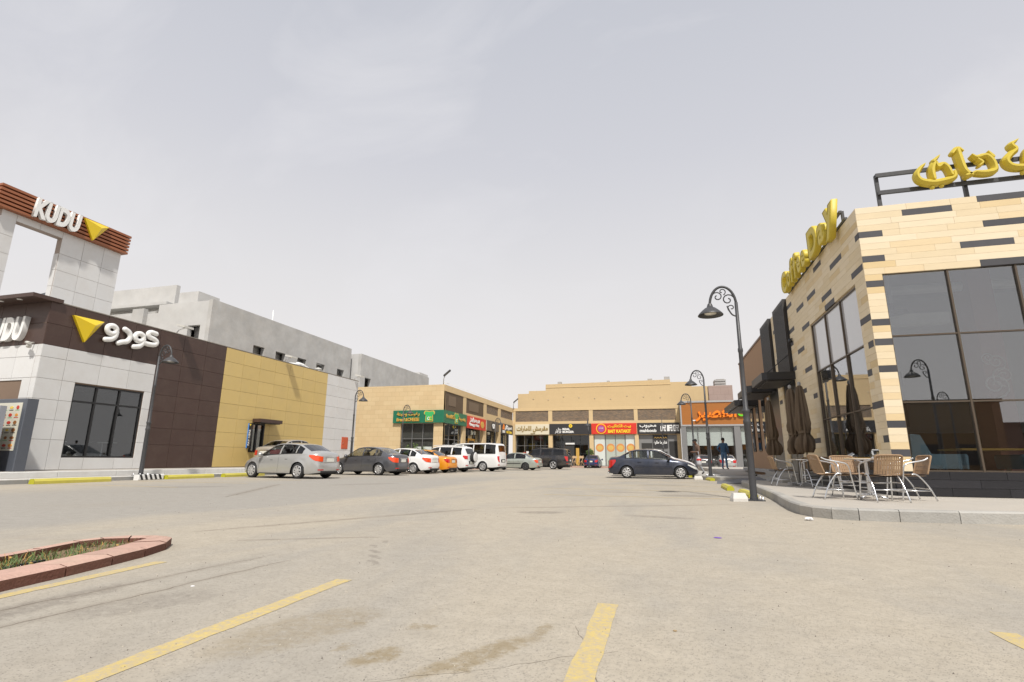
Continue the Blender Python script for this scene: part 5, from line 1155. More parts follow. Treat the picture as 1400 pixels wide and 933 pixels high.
for k in range(3):
    u0 = .10+.75*k; sq = MB().fbox(Fr_, u0, u0+.62, 4.28, 5.02, .12, .15).build('pattern_block', M_letter, s_)
    for (a, b_, c, e) in ((.08, .2, .1, .62), (.3, .42, .0, .35), (.3, .54, .5, .6), (.5, .58, .12, .4))[k % 2:]: MB().fbox(Fr_, u0+a, u0+b_, 4.28+c, 4.28+e, .15, .155).build('cut', M_boardk, sq)
MB().fbox(Fr_, -2.5, 1.95, .15, 3.98, -.5, -.30).build('window_wall', mat('grey shop front', (.20, .20, .20), .5), bk)
MB().fbox(Fr_, -2.2, -.95, .2, 2.9, -.30, -.26).build('door', M_dark, bk); MB().fbox(Fr_, 1.0, 1.9, .2, 3.1, -.30, -.26).build('door', M_dark, bk); MB().fbox(Fr_, -.8, .75, .2, 1.9, -.30, -.26).build('shop_window', M_dark, bk)
s_ = board('kiosk_sign', 'smaller black sign with white Arabic words under the cafe sign', Fr_, -.85, .85, 2.35, 3.85, M_boardk, .1, -.28)
lettering(ar('شاورما حلاوة'), Fr_, 0, 2.95, -.18, 1.5, .46, M_letter, s_, bold=.04)
for k in range(5): MB().tube([Fr_(-.7+.3*k, 3.45, -.16), Fr_(-.55+.3*k, 3.6, -.16), Fr_(-.42+.3*k, 3.45, -.16)], .03, 6).build('zigzag', M_goldl, s_)
# posters in the corner shops
for x, z, mt_ in ((-17.0, 1.4, MC[2]), (-16.6, 1.5, M_white), (-15.6, 1.3, M_white), (-15.2, 1.1, MC[2]), (-14.6, 1.35, M_orange), (-17.4, 1.2, M_white)): MB().fbox(Fr_, x, x+.32, z-.4, z+.4, -.44, -.42).build('poster', mt_, bk)
for yy, z, mt_ in ((61.4, 1.2, M_white), (62.4, 1.0, M_orange), (63.2, 1.2, M_white), (64.1, 1.1, M_orange)): MB().fbox(Fe, yy, yy+.4, z-.5, z+.5, -.44, -.42).build('poster', mt_, lb)

# --- juice shop
js = thing('juice_shop_building', 'grey framed shop front under a wide orange brown sign board', 'building', (7, 64.5, 0))
Fj = FS(0, 64.5)
mb = MB()
for a, b_ in ((2.4, 2.95), (8.1, 8.75), (13.2, 13.6)): mb.fbox(Fj, a, b_, .15, 4.75, -.5, .1)
mb.fbox(Fj, 2.4, 13.6, 4.6, 7.62, -2, -.05); mb.build('frame', M_alu, js)
for i in range(4):
    a = 3.0+i*1.27
    MB().fbox(Fj, a, a+1.2, 2.55, 4.6, -.32, -.28).build('roller_blind', mat('white blind', (.62, .66, .63), .7), js)
MB().fbox(Fj, 8.85, 12, 2.7, 4.6, -.32, -.28).build('roller_blind', MATS['white blind'], js)
storefront(Fj, 2.95, 8.05, .2, 4.6, 4, js, n=-.2, trans=(), gm=G_clear); storefront(Fj, 8.8, 13.1, .2, 4.6, 3, js, n=-.2, trans=(), gm=G_clear)
jsn = thing('juice_sign', 'orange brown sign board with orange Arabic juice lettering', 'sign', (6, 64.3, 4.8))
M_jb = mat('orange brown board', (.34, .125, .022), .5, var=.12, scale=1.5, stretch=(.3, 1, 6))
MB().fbox(Fj, 2.55, 13.4, 4.92, 7.46, -.05, .08).build('board', M_jb, jsn)
fr_ = MB(); fr_.fbox(Fj, 2.40, 13.6, 7.46, 7.66, -.05, .16); fr_.fbox(Fj, 2.40, 13.6, 4.75, 4.92, -.05, .16); fr_.fbox(Fj, 2.40, 2.55, 4.92, 7.46, -.05, .16); fr_.build('trim', mat('light grey trim', (.42, .42, .42), .4, metal=.4), jsn)
lettering(ar('العصير'), Fj, 6.25, 6.2, .08, 4.4, 1.85, M_orange, jsn, ext=.1, bold=.025); lettering(ar('ركن'), Fj, 9.6, 6.45, .08, 2.0, 1.3, mat('green letters', (.12, .62, .02), .4), jsn, ext=.1, bold=.025)
MB().fbox(Fj, 3.6, 4.3, 5.35, 5.47, .08, .1).build('small_print', M_letter, jsn)
pk = thing('stair_tower', 'pinkish tiled stair tower with slatted cap above the shop roofs', 'tower', (7.6, 72, 0))
MB().box(6.2, 9.05, 70.2, 74, 0, 10.15).build('wall', tile_material('pink tiles', (.36, .27, .235), (.35, .26, .225), (.26, .19, .165), .9, .9), pk)
for k in range(3): MB().box(7.1, 8.45, 71, 73, 10.15+k*.32, 10.38+k*.32).build('cap_slat', M_conc, pk)
MB().box(7.3, 8.3, 71.2, 72.8, 10.15, 11.1).build('cap_core', M_shopwall, pk)
# roof street lights
def roof_light(x, y, z, h, label):
    t_ = thing('roof_light', label, 'street light', (x, y, z), group='small street lights on the roofs')
    MB().tube([(x, y, z), (x, y, z+h*.75), (x+.1, y, z+h)], .045, 8).build('pole', M_conc, t_)
    mb = MB(); n = mb.pts([(x+.02+a, y+b_, z+h+c+a*.8) for c in (0, .12) for b_ in (-.15, .15) for a in (0, .6)])
    for q_ in ((0, 2, 3, 1), (4, 5, 7, 6), (0, 1, 5, 4), (2, 6, 7, 3), (0, 4, 6, 2), (1, 3, 7, 5)): mb.face(tuple(n+k for k in q_))
    mb.build('head', M_lamp, t_)
roof_light(-18.75, 43.9, BT-.1, .95, 'small street light on the roof corner above the green bakery sign')
roof_light(-18.1, 65.5, BT-.1, .75, 'small street light on the roof at the inner corner of the shops')
# hedge, planter, folding chairs
M_leaf = mat('hedge leaf', (.075, .125, .022), .55, var=.45, scale=1.2)
def foliage(mb, n, cx, cy, cz, rx, ry, rz, s, rn):
    for _ in range(n):
        while True:
            a, b_, c = (rn.uniform(-1, 1) for _ in range(3))
            if a*a+b_*b_+c*c < 1: break
        q = (1+.25*math.sin(5*a+3*c)); p = Vector((cx+a*rx*q, cy+b_*ry*q, cz+c*rz*q)); t_ = Vector((rn.gauss(0, 1), rn.gauss(0, 1), rn.gauss(0, .7))).normalized(); o_ = t_.orthogonal().normalized(); k = s*rn.uniform(.6, 1.3)
        mb.quad(p, p+t_*k*.5+o_*k*.3, p+t_*k*1.1, p+t_*k*.5-o_*k*.3)
rn = random.Random(5)
for i, (x, h) in enumerate(((-21.8, 1.35), (-21.1, 1.75), (-20.4, 1.9), (-19.7, 1.7))):
    hd = thing('shrub', ('leafy green shrub at the tiled wall end of the bakery window', 'leafy green shrub second from the tiled wall below the bakery window', 'leafy green shrub second from the stone column below the bakery window', 'leafy green shrub beside the stone column below the bakery window')[i], 'shrub', (x, 42.2, .15), group='shrubs below the bakery window')
    mb = MB(); foliage(mb, 420, x, 42.2, .15+h*.55, .5, .42, h*.46, .15, rn); mb.build('crown', M_leaf, hd)
    mb = MB()
    for k in range(4): mb.tube([(x, 42.2, .1), (x+rn.uniform(-.2, .2), 42.2+rn.uniform(-.2, .2), .15+h*.6)], [.03, .012], 6)
    mb.build('trunk', mat('bark', (.10, .07, .045), .9), hd)
plt = thing('planter', 'square dark planter with a round green bush before the burger shop', 'planter', (-7.9, 63.2, .15))
MB().box(-8.3, -7.75, 63, 63.55, .15, 1.35, .03).build('pot', M_boardk, plt); mb = MB(); foliage(mb, 500, -8.02, 63.27, 1.75, .42, .42, .42, .13, rn); mb.build('crown', M_leaf, plt)
M_tanwood = mat('tan wood', (.55, .38, .22), .6, var=.15)
for i, (x, lb_) in enumerate(((-10.6, 'folded tan wooden chair nearest the black four by four'), (-9.9, 'middle one of three tan wooden chairs before the burger shop'), (-9.1, 'tan wooden chair nearest the dark planter'))):
    c = thing('folding_chair', lb_, 'chair', (x, 62.6, .15), group='tan folding chairs before the burger shop')
    for s in (-.22, .22):
        MB().tube([(x+s-.18, 62.6, .15), (x+s*.6+.16, 62.75, 1.35)], .03, 6).build('leg', M_tanwood, c); MB().tube([(x+s+.22, 62.75, .15), (x+s*.6-.05, 62.6, .75)], .03, 6).build('leg', M_tanwood, c)
    MB().box(x-.28, x+.24, 62.5, 62.9, .60, .64).build('seat', M_tanwood, c); MB().box(x-.18, x+.34, 62.68, 62.74, 1.05, 1.3).build('backrest', M_tanwood, c)

# ------------------------------------------------------------------ the street behind the camera (seen in the glass)
for i, (x0, x1, y, h, col, lb_) in enumerate(((-30, -6, -42, 5.5, (.13, .105, .075), 'low tan building across the street behind the lot'), (-4, 16, -46, 4.2, (.10, .092, .082), 'low grey building across the street behind the lot'), (19, 34, -40, 7.0, (.16, .105, .055), 'tall ochre building across the street behind the lot'), (36, 60, -44, 4.8, (.11, .09, .07), 'long brown building across the street behind the lot'))):
    b_ = thing('street_building', lb_, 'building', ((x0+x1)/2, y, 0), group=None)
    Fz = lambda u, v, n, x0=x0, y=y: (x0+u, y+n, v)
    MB().box(x0, x1, y-9, y, 0, h).build('wall', mat('street wall %d' % i, col, .9, var=.15, scale=.5), b_); MB().box(x0-.2, x1+.2, y-9.2, y+.2, h+.001, h+.35).build('parapet', mat('street parapet %d' % i, tuple(c*.7 for c in col), .9), b_)
    k = int((x1-x0)/3.2)
    for j in range(k): MB().fbox(Fz, 1+j*3.2, 2.9+j*3.2, .6, 2.7, 0, .06).build('window', M_dark, b_)
# ------------------------------------------------------------------ cars
M_tyre = mat('tyre rubber', (.022, .022, .023), .85, var=.2, scale=10)
M_rim = mat('wheel silver', (.58, .58, .58), .35, metal=.6, var=.08)
M_rimd = mat('dark wheel', (.06, .06, .06), .5)
M_trim = mat('black trim', (.022, .022, .023), .55)
M_chrome = mat('chrome', (.75, .75, .75), .15, metal=1.0, var=0)
M_tail = mat('tail lamp red', (.50, .012, .010), .15, var=.05, coat=.8)
M_tail2 = mat('tail lamp orange red', (.72, .07, .015), .15, var=.05, coat=.8)
M_head = mat('headlamp', (.62, .63, .60), .12, var=.05, coat=1.0)
M_plate = mat('number plate', (.66, .66, .60), .5)
M_seat = mat('car seat', (.06, .056, .052), .9); M_seatb = mat('beige car seat', (.36, .29, .20), .9)
G_car = glass('car glass', (.66, .69, .67), .05); G_tint = glass('tinted car glass', (.24, .25, .25), .06); G_dark = glass('dark car glass', (.12, .12, .12), .06)
def paint(name, col, metal=.35, rough=.32, dirt=.10): return mat(name, col, rough, metal=metal, var=.03, scale=1.5, coat=.7, dirt=dirt)
WHEELS = {}
def wheel_meshes(R_, wd, style):
    key = (R_, wd, style)
    if key in WHEELS: return WHEELS[key]
    tmp = []
    ri = R_*.70
    def grab(mb, nm, mts):
        o = mb.build(nm, mts); me = o.data; bpy.data.objects.remove(o); return me
    hub = grab(MB().lathe([(0, -.05), (ri*.9, -.05), (ri*.9, wd/2)], seg=20, axis='Y'), 'wheel', [M_trim])
    ty = grab(MB().lathe([(ri, -wd/2), (R_*.93, -wd/2), (R_*.985, -wd*.42), (R_, -wd*.25), (R_, wd*.25), (R_*.985, wd*.42), (R_*.93, wd/2), (ri, wd/2)], seg=32, axis='Y'), 'tyre', [M_tyre])
    mb = MB(); k = {'cover': 8, 'alloy': 5, 'six': 6, 'dark': 6}[style]; y = -wd/2+.012
    mb.lathe([(ri*1.02, y-.006), (ri*1.02, y-.014), (ri*.90, y-.016), (ri*.86, y+.03)], seg=32, axis='Y')
    mb.lathe([(0, y-.028), (ri*.16, y-.028), (ri*.24, y-.018), (ri*.26, y+.02)], seg=20, axis='Y')
    for i in range(k):
        a = 2*math.pi*i/k; h = (.155 if style == 'cover' else .12)*ri*(8/k)**.5; c, s = math.cos(a), math.sin(a)
        def pt(q, t_, yy): return (q*c-t_*s, yy, q*s+t_*c)
        r0, r1 = ri*.2, ri*.9
        mb.fprism(lambda u, v, n: pt(u, v, y-.014+n), [(r0, -h*.8), (r1, -h*(1.25 if style == 'cover' else .8)), (r1, h*(1.25 if style == 'cover' else .8)), (r0, h*.8)], -.008, .02)
    if style == 'cover': mb.lathe([(ri*.22, y-.018), (ri*.42, y-.016), (ri*.42, y+.01)], seg=20, axis='Y')
    rim = grab(mb, 'rim', [M_rimd if style == 'dark' else M_rim])
    WHEELS[key] = (hub, ty, rim); return WHEELS[key]
SEDAN = dict(L=4.40, W=1.74, wf=1.33, wr=-1.25, R=.30, sill=.20, nf=4.2, nr=5.5,
    belt=[(-2.2, .90), (-2.05, .95), (-1.7, .965), (-1.2, .955), (0, .915), (.9, .875), (1.3, .84), (1.8, .72), (2.1, .62), (2.2, .58)],
    top=[(-2.2, .93), (-2.16, 1.02), (-2.05, 1.065), (-1.72, 1.08), (-1.62, 1.10), (-1.05, 1.375), (-.8, 1.43), (-.4, 1.46), (0, 1.45), (.3, 1.40), (1.06, .985), (1.15, .965), (1.6, .87), (1.95, .76), (2.12, .66), (2.2, .60)],
    wind=(.34, 1.04), rear=(-1.60, -1.08), sides=[(-1.32, -.98), (-.92, -.22), (-.14, .86)], roofw=.575, handles=(-.62, .22), mirror=.80)
def car(name, label, loc, rotz, body, spec=SEDAN, style='cover', tailm=M_tail2, gl=G_car, seat=M_seat, group=None, plate=True, cat='car', stripe=None, tail=(.55, .92, .50, 1.0), two=False, spare=False, extras=None, scale=1.0, seams=True, rails=False):
    t_ = thing(name, label, cat, loc, rotz, group, world=False); t_.scale = (scale,)*3
    sp = spec; L, W, wf, wr, R_, sill = (sp[k] for k in ('L', 'W', 'wf', 'wr', 'R', 'sill'))
    hl = L/2; belt, top = sp['belt'], sp['top']
    Ra = R_+.055
    xs = set()
    for a, b_ in [sp['wind'], sp['rear']]+sp['sides']: xs |= {a, b_}
    for xw in (wf, wr): xs |= {xw+Ra*math.cos(R(k)) for k in range(0, 181, 15)}
    xs |= {p[0] for p in top if abs(p[0]) < hl*.97}
    x = -hl+.3
    while x < hl-.25: xs.add(x); x += .16
    for u in (.999, .995, .985, .965, .94): xs |= {hl*u, -hl*u}
    xs = sorted(v for v in xs if abs(v) < hl*.9995)
    q = [xs[0]]
    keep = {round(v, 4) for pr in [sp['wind'], sp['rear']]+sp['sides'] for v in pr}
    for v in xs[1:]:
        if v-q[-1] > .022: q.append(v)
        elif round(v, 4) in keep: q[-1] = v if round(q[-1], 4) not in keep else q[-1]
    xs = [-hl]+q+[hl]
    def halfw(x_):
        u = min(1, abs(x_)/hl); n_ = sp['nf'] if x_ > 0 else sp['nr']; return W/2*max(0., (1-u**n_))**(1/n_)*(1-.03*u*u)
    def zlow(x_):
        z = sill+(.05*max(0, abs(x_)-hl*.82)/(hl*.18))
        for xw in (wf, wr):
            if abs(x_-xw) < Ra: z = max(z, R_+math.sqrt(Ra*Ra-(x_-xw)**2))
        return z
    rows = [0, .06, .2, .36, .5, .64, .78, .9, 1.]
    bul = [(0, .955), (.06, .972), (.2, .985), (.5, 1.0), (.64, .998), (.78, .985), (.9, .965), (1, .93)]
    tf = [(0, .05), (.2, .0), (.45, .0), (.7, .03), (1, .09)]; tr = [(0, .06), (.15, .01), (.42, .0), (.6, .035), (.8, .045), (1, .06)]
    def side_pt(x_, t2, s):
        z0, z1 = zlow(x_), interp(belt, x_); z = z0+(z1-z0)*t2
        tt = (z-sill)/(z1-sill)
        w_ = halfw(x_)*interp(bul, tt)
        sh = interp(tf if x_ > 0 else tr, tt)*(1 if not two else .5); u = abs(x_)/hl
        xx = x_-math.copysign(sh*max(0, (u-.55)/.45)**1.5, x_) if x_ else x_
        # flared arches
        for xw in (wf, wr):
            dd_ = math.hypot(x_-xw, z-R_)
            if dd_ < Ra+.10: w_ += .018*(1-max(0, dd_-Ra)/.10)
        return Vector((xx, s*w_, z))
    mb = MB(); NR = len(rows)
    for s in (-1, 1):
        idx = [[None]*NR for _ in xs]
        for i, x_ in enumerate(xs):
            for j, t2 in enumerate(rows): idx[i][j] = mb.pts([side_pt(x_, t2, s)])
        for i in range(len(xs)-1):
            for j in range(NR-1): mb.face((idx[i][j], idx[i+1][j], idx[i+1][j+1], idx[i][j+1]) if s > 0 else (idx[i][j], idx[i][j+1], idx[i+1][j+1], idx[i+1][j]), True)
    # upper shell
    G = [0, .10, .5, .90, 1.]; TP = [1, .9, .5, 0]
    rw = sp['roofw']; ztop = max(p[1] for p in top)
    def upper(x_, k, s):
        b0 = side_pt(x_, 1, s); T = max(interp(top, x_), b0.z+.003); h = min(1, max(0, (T-b0.z)/(ztop-b0.z-.02))) if ztop-b0.z > .05 else 0
        yb = abs(b0.y); yt = (yb*.86)*(1-h)+min(rw, yb*.86)*h; cr_ = (.05*(1-h)+.035*h)*min(1, (T-b0.z)/.05)
        zt = T-cr_
        xx = b0.x
        if k < 5:
            g_ = G[k]; bl = .035*math.sin(math.pi*g_)*h
            return Vector((xx, s*(yb+(yt-yb)*g_+bl), b0.z+(zt-b0.z)*g_))
        f_ = TP[k-4]; return Vector((xx, s*yt*f_, T-cr_*f_*f_))
    K = 8
    up = {s: [[upper(x_, k, s) for k in range(K)] for x_ in xs] for s in (-1, 1)}
    gsets = {}
    def inr(a, b_, rg): return a >= rg[0]-1e-4 and b_ <= rg[1]+1e-4
    for s in (-1, 1):
        U = up[s]
        for i in range(len(xs)-1):
            a, b_ = xs[i], xs[i+1]
            for k in range(K-1):
                key = None
                if k in (1, 2):
                    for n_, rg in enumerate(sp['sides']):
                        if inr(a, b_, rg): key = ('side_window', s, n_)
                if k in (5, 6):
                    if inr(a, b_, sp['wind']): key = ('windscreen', 0, 0)
                    if inr(a, b_, sp['rear']): key = ('rear_window', 0, 0)
                P = (U[i][k], U[i+1][k], U[i+1][k+1], U[i][k+1])
                if key: gsets.setdefault(key, MB()).quad(*P, smooth=True)
                else: mb.quad(*P, smooth=True)
    bo = mb.build('body', body, t_); me = bo.data
    bm = bmesh.new(); bm.from_mesh(me); bmesh.ops.remove_doubles(bm, verts=bm.verts, dist=.0008); bmesh.ops.recalc_face_normals(bm, faces=bm.faces); bm.to_mesh(me); bm.free()
    try: me.set_sharp_from_angle(angle=R(38))
    except Exception: pass
    for (nm, s, n_), g_ in gsets.items():
        o_ = g_.build(nm, gl if not isinstance(gl, dict) else gl.get(nm, G_car), t_)
    # trims round side windows
    for s in (-1, 1):
        lo, hi = sp['sides'][0][0], sp['sides'][-1][1]; ids = [i for i, x_ in enumerate(xs) if lo-1e-4 <= x_ <= hi+1e-4]
        m2 = MB(); m2.tube([up[s][i][1]+Vector((0, s*.004, 0)) for i in ids]+[up[s][i][3]+Vector((0, s*.004, 0)) for i in reversed(ids)]+[up[s][ids[0]][1]+Vector((0, s*.004, 0))], .012, 5); m2.build('window_trim', M_trim, t_)
    # underbody, interior
    MB().box(-hl+.25, hl-.3, -W/2+.27, W/2-.27, .17, .62).build('underbody', M_trim, t_)
    m2 = MB(); m2.box(-hl+.6, wf-.1, -W/2+.16, W/2-.16, .62, .70); m2.build('cabin_floor', M_trim, t_)
    rowsx = sp.get('seats', [(.05, 2), (-.85, 3)])
    for sx_, n_ in rowsx:
        for k in range(n_):
            yy = (k-(n_-1)/2)*(W-.5)/max(1, n_-.6); m2 = MB(); hh = min(1.12, ztop-.32)
            m2.fprism(lambda u, v, n: (sx_+u, yy+n, v), [(-.12, .62), (.32, .62), (.34, .78), (.06, .76), (-.14, hh), (-.26, hh-.02)], -.22, .22); m2.build('seat', seat, t_)
            MB().box(sx_-.27, sx_-.17, yy-.12, yy+.12, hh, hh+.17).build('headrest', seat, t_)
    dsh = MB(); dsh.fprism(lambda u, v, n: (u, n, v), [(sp['wind'][1]-.45, .62), (sp['wind'][1]+.1, .62), (sp['wind'][1]-.02, .93), (sp['wind'][1]-.36, .92)], -W/2+.2, W/2-.2); dsh.build('dashboard', M_trim, t_)
    # wheels
    hub, ty, rim = wheel_meshes(R_, .20 if R_ < .34 else .25, style)
    for xw in (wf, wr):
        for s in (-1, 1):
            w_ = obj('wheel', hub, t_); w_.location = (xw, s*(W/2-.115), R_); w_.rotation_euler = (0, R(17*(xw > 0)+31*s), 0 if s < 0 else math.pi); obj('tyre', ty, w_); obj('rim', rim, w_)
    # lamps that follow the body skin
    def skin(name_, xr, tr_, mt, off=.012, s_=(-1, 1), nx=8, nt_=4):
        for s in s_:
            m2 = MB(); g_ = [[None]*(nt_+1) for _ in range(nx+1)]
            for i in range(nx+1):
                fx = i/nx; fx = 1-(1-fx)**2.2; x_ = xr[0]+(xr[1]-xr[0])*fx
                for j in range(nt_+1):
                    t2 = tr_[0](fx)+(tr_[1](fx)-tr_[0](fx))*j/nt_; p = side_pt(x_, t2, s)
                    e_ = .004; tx = side_pt(min(hl*.9999, max(-hl*.9999, x_+e_)), t2, s)-side_pt(min(hl*.9999, max(-hl*.9999, x_-e_)), t2, s)
                    nv = Vector((tx.y, -tx.x, 0)); nv = nv.normalized() if nv.length > 1e-8 else Vector((math.copysign(1, x_), 0, 0))
                    if nv.y*s < 0: nv = -nv
                    g_[i][j] = m2.pts([p+nv*off])
            for i in range(nx):
                for j in range(nt_): m2.face((g_[i][j], g_[i+1][j], g_[i+1][j+1], g_[i][j+1]), True)
            m2.build(name_, mt, t_)
    a0, a1, b0, b1 = tail
    rx = sp.get('tail_x', (hl*.82, hl*.9965))
    skin('tail_light', (-rx[0], -rx[1]), (lambda f_: a1-(a1-a0)*min(1, .25+f_*1.2), lambda f_: a1), tailm)
    skin('headlight', (hl*.78, hl*.992), (lambda f_: .92-.34*min(1, .2+f_), lambda f_: .93), M_head)
    skin('rear_reflector', (-hl*.965, -hl*.998), (lambda f_: .14, lambda f_: .20), M_tail, .010)
    zpl = interp(belt, -hl)-.16 if not sp.get('plate_z') else sp['plate_z']
    def rear_x(z, y=0.1):
        best = min(range(21), key=lambda k: abs(side_pt(-hl*.9999, k/20, 1).z-z)); return side_pt(-hl*.9999, best/20, 1).x
    if plate:
        zz = zpl; rx_ = min(rear_x(zz-.06), rear_x(zz+.06))
        MB().box(rx_-.018, rx_+.03, -.36, .36, zz-.10, zz+.10, .02).build('plate_recess', M_trim if sp['roofw'] > .6 else body, t_); MB().box(rx_-.026, rx_-.018, -.20, .20, zz-.075, zz+.075).build('number_plate', M_plate, t_)
        MB().box(rx_-.03, rx_-.016, -.30, .30, zz+.10, zz+.125).build('chrome_strip', M_chrome, t_)
    for s in (-1, 1): MB().tube([side_pt(v, .02, s)+Vector((0, .0, -.01)) for v in xs if wr+Ra < v < wf-Ra], .02, 5).build('sill_trim', M_trim, t_)
    for hx in sp['handles']:
        for s in (-1, 1):
            p = side_pt(hx, .80, s); MB().box(p.x-.10, p.x+.10, p.y-.012 if s < 0 else p.y-.02, p.y+.02 if s < 0 else p.y+.012, p.z-.018, p.z+.018).build('door_handle', body if extras != 'chrome' else M_chrome, t_)
            MB().box(p.x-.07, p.x+.07, p.y-.006 if s < 0 else p.y-.01, p.y+.01 if s < 0 else p.y+.006, p.z-.035, p.z-.014).build('handle_recess', M_trim, t_)
    if seams:
        for sx_ in sp.get('seams', (-1.02, -.18, .92)):
            for s in (-1, 1):
                if min(abs(sx_-wf), abs(sx_-wr)) < Ra*.6: continue
                m2 = MB(); m2.tube([side_pt(sx_+.02*math.sin(k), k/8, s)+Vector((0, s*.0005, 0)) for k in range(9)], .0045, 4); m2.build('door_seam', M_trim, t_)
    for s in (-1, 1):
        mx = sp['mirror']; p = side_pt(mx, 1, s); m2 = MB(); n0 = len(m2.v)
        m2.lathe([(.02, -.07), (.085, -.05), (.105, 0), (.09, .05), (.02, .06)], (p.x, p.y+s*.15, p.z+.07), 10, axis='X'); m2.tube([(p.x, p.y-s*.02, p.z), (p.x, p.y+s*.10, p.z+.05)], .03, 6); m2.build('wing_mirror', body if extras != 'blackmirror' else M_trim, t_)
    if stripe:
        for s in (-1, 1):
            m2 = MB(); pl_ = [v for v in xs if wr+Ra < v < wf-Ra]; n0 = m2.pts([side_pt(v, .46, s)+Vector((0, s*.012, 0)) for v in pl_]); n1 = m2.pts([side_pt(v, .54, s)+Vector((0, s*.012, 0)) for v in pl_])
            for i in range(len(pl_)-1): m2.face((n0+i, n0+i+1, n1+i+1, n1+i))
            m2.build('side_moulding', stripe, t_)
    rbx = rear_x(.45)
    MB().box(rbx-.010, rbx+.06, -W*.28, W*.28, .25, .31, .02).build('bumper_insert', M_trim, t_)
    MB().tube([(-hl+.05, -W*.28, .24), (-hl-.02, -W*.28, .24)], .028, 8).build('exhaust', M_steel, t_)
    if spare:
        w_ = obj('spare_wheel', hub, t_); w_.location = (-hl-.10, -.12, .98); w_.rotation_euler = (0, 0, R(-90)); obj('tyre', ty, w_)
        m2 = MB(); m2.lathe([(0, -hl-.24), (.22, -hl-.245), (.31, -hl-.23), (.345, -hl-.18), (.345, -hl-.02)], (0, -.12, .98), 28, axis='X'); m2.build('spare_cover', body, t_)
    if rails:
        for s in (-1, 1): MB().tube(crom([(.45, s*rw*.93, ztop-.05), (.3, s*rw*.93, ztop+.015), (-.6, s*rw*.93, ztop+.03), (-1.4, s*rw*.93, ztop+.0), (-1.55, s*rw*.93, ztop-.05)], 4), .022, 6).build('roof_rail', body, t_)
    return t_
ELANTRA = dict(SEDAN, L=4.5, W=1.77, wf=1.36, wr=-1.29, R=.315,
    belt=[(-2.25, .92), (-2.1, .985), (-1.7, 1.0), (-1.2, .985), (0, .93), (.9, .89), (1.3, .855), (1.8, .75), (2.12, .64), (2.25, .58)],
    top=[(-2.25, .95), (-2.2, 1.06), (-2.08, 1.10), (-1.85, 1.11), (-1.75, 1.13), (-1.15, 1.40), (-.85, 1.455), (-.4, 1.48), (0, 1.47), (.3, 1.42), (1.12, .99), (1.2, .97), (1.7, .88), (2.0, .77), (2.15, .68), (2.25, .60)],
    wind=(.34, 1.10), rear=(-1.72, -1.16), sides=[(-1.42, -1.10), (-1.04, -.22), (-.14, .92)], tail_x=(1.82, 2.243), seams=(-.18, .95))
OLD = dict(SEDAN, L=4.5, W=1.72, nf=5, nr=6.5, tail_x=(2.0, 2.243), wf=1.38, wr=-1.24,
    belt=[(-2.25, .86), (-2.1, .90), (-1.2, .90), (0, .875), (.9, .85), (1.4, .82), (2.0, .70), (2.25, .60)],
    top=[(-2.25, .88), (-2.2, .96), (-2.1, 1.0), (-1.62, 1.02), (-1.52, 1.04), (-.98, 1.34), (-.7, 1.40), (-.3, 1.42), (.05, 1.41), (.35, 1.35), (1.02, .95), (1.12, .93), (1.7, .86), (2.05, .74), (2.25, .63)],
    wind=(.38, 1.0), rear=(-1.50, -1.0), sides=[(-1.2, -.32), (-.22, .82)])
SUV = dict(SEDAN, L=4.45, W=1.82, wf=1.36, wr=-1.24, R=.355, sill=.27, nf=4.5, nr=7,
    belt=[(-2.22, 1.06), (-2.0, 1.08), (-1, 1.06), (.9, 1.0), (1.4, .98), (1.9, .88), (2.22, .72)],
    top=[(-2.22, 1.08), (-2.19, 1.2), (-2.02, 1.60), (-1.9, 1.66), (-1.2, 1.70), (-.3, 1.72), (.1, 1.70), (.42, 1.62), (1.1, 1.12), (1.2, 1.09), (1.8, 1.0), (2.1, .85), (2.22, .74)],
    wind=(.48, 1.06), rear=(-2.19, -2.04), sides=[(-1.85, -1.15), (-1.05, -.2), (-.1, .90)], roofw=.62, tail_x=(1.98, 2.2196), plate_z=.62, seams=(-1.05, -.15, .95))
BIG = dict(SUV, L=5.65, W=2.03, wf=1.72, wr=-1.50, R=.40, sill=.34, nf=6, nr=8,
    belt=[(-2.82, 1.16), (-2.6, 1.2), (0, 1.19), (1.2, 1.16), (2.3, 1.10), (2.7, 1.02), (2.82, .9)],
    top=[(-2.82, 1.18), (-2.79, 1.3), (-2.62, 1.78), (-2.5, 1.84), (-1.5, 1.90), (-.3, 1.91), (.3, 1.88), (.6, 1.82), (1.25, 1.28), (1.35, 1.24), (2.2, 1.20), (2.65, 1.08), (2.82, .92)],
    wind=(.64, 1.22), rear=(-2.79, -2.64), sides=[(-2.5, -1.48), (-1.32, -.30), (-.18, 1.02)], roofw=.74, handles=(-1.0, .1), mirror=1.0, tail_x=(2.6, 2.8196), plate_z=.80, seams=(-1.38, -.24, 1.1), seats=[(.2, 2), (-.8, 3)])
VAN = dict(SUV, L=4.75, W=1.75, wf=1.42, wr=-1.15, R=.33, sill=.27, nf=9, nr=11,
    belt=[(-2.37, 1.12), (-2.2, 1.14), (1.4, 1.12), (2.0, 1.08), (2.37, .95)],
    top=[(-2.37, 1.14), (-2.34, 1.3), (-2.24, 1.86), (-2.15, 1.93), (-1.5, 1.98), (.5, 1.98), (1.0, 1.93), (1.25, 1.86), (1.95, 1.18), (2.1, 1.12), (2.3, 1.0), (2.37, .97)],
    wind=(1.30, 1.92), rear=(-2.33, -2.25), sides=[(-2.12, -1.32), (-1.24, -.42), (-.34, .42), (.54, 1.5)], roofw=.73, handles=(-.2, .6), mirror=1.6, tail_x=(2.28, 2.3696), plate_z=.72, seams=(-.38, .48, 1.5), seats=[(.75, 2), (-.2, 3), (-1.1, 3)])
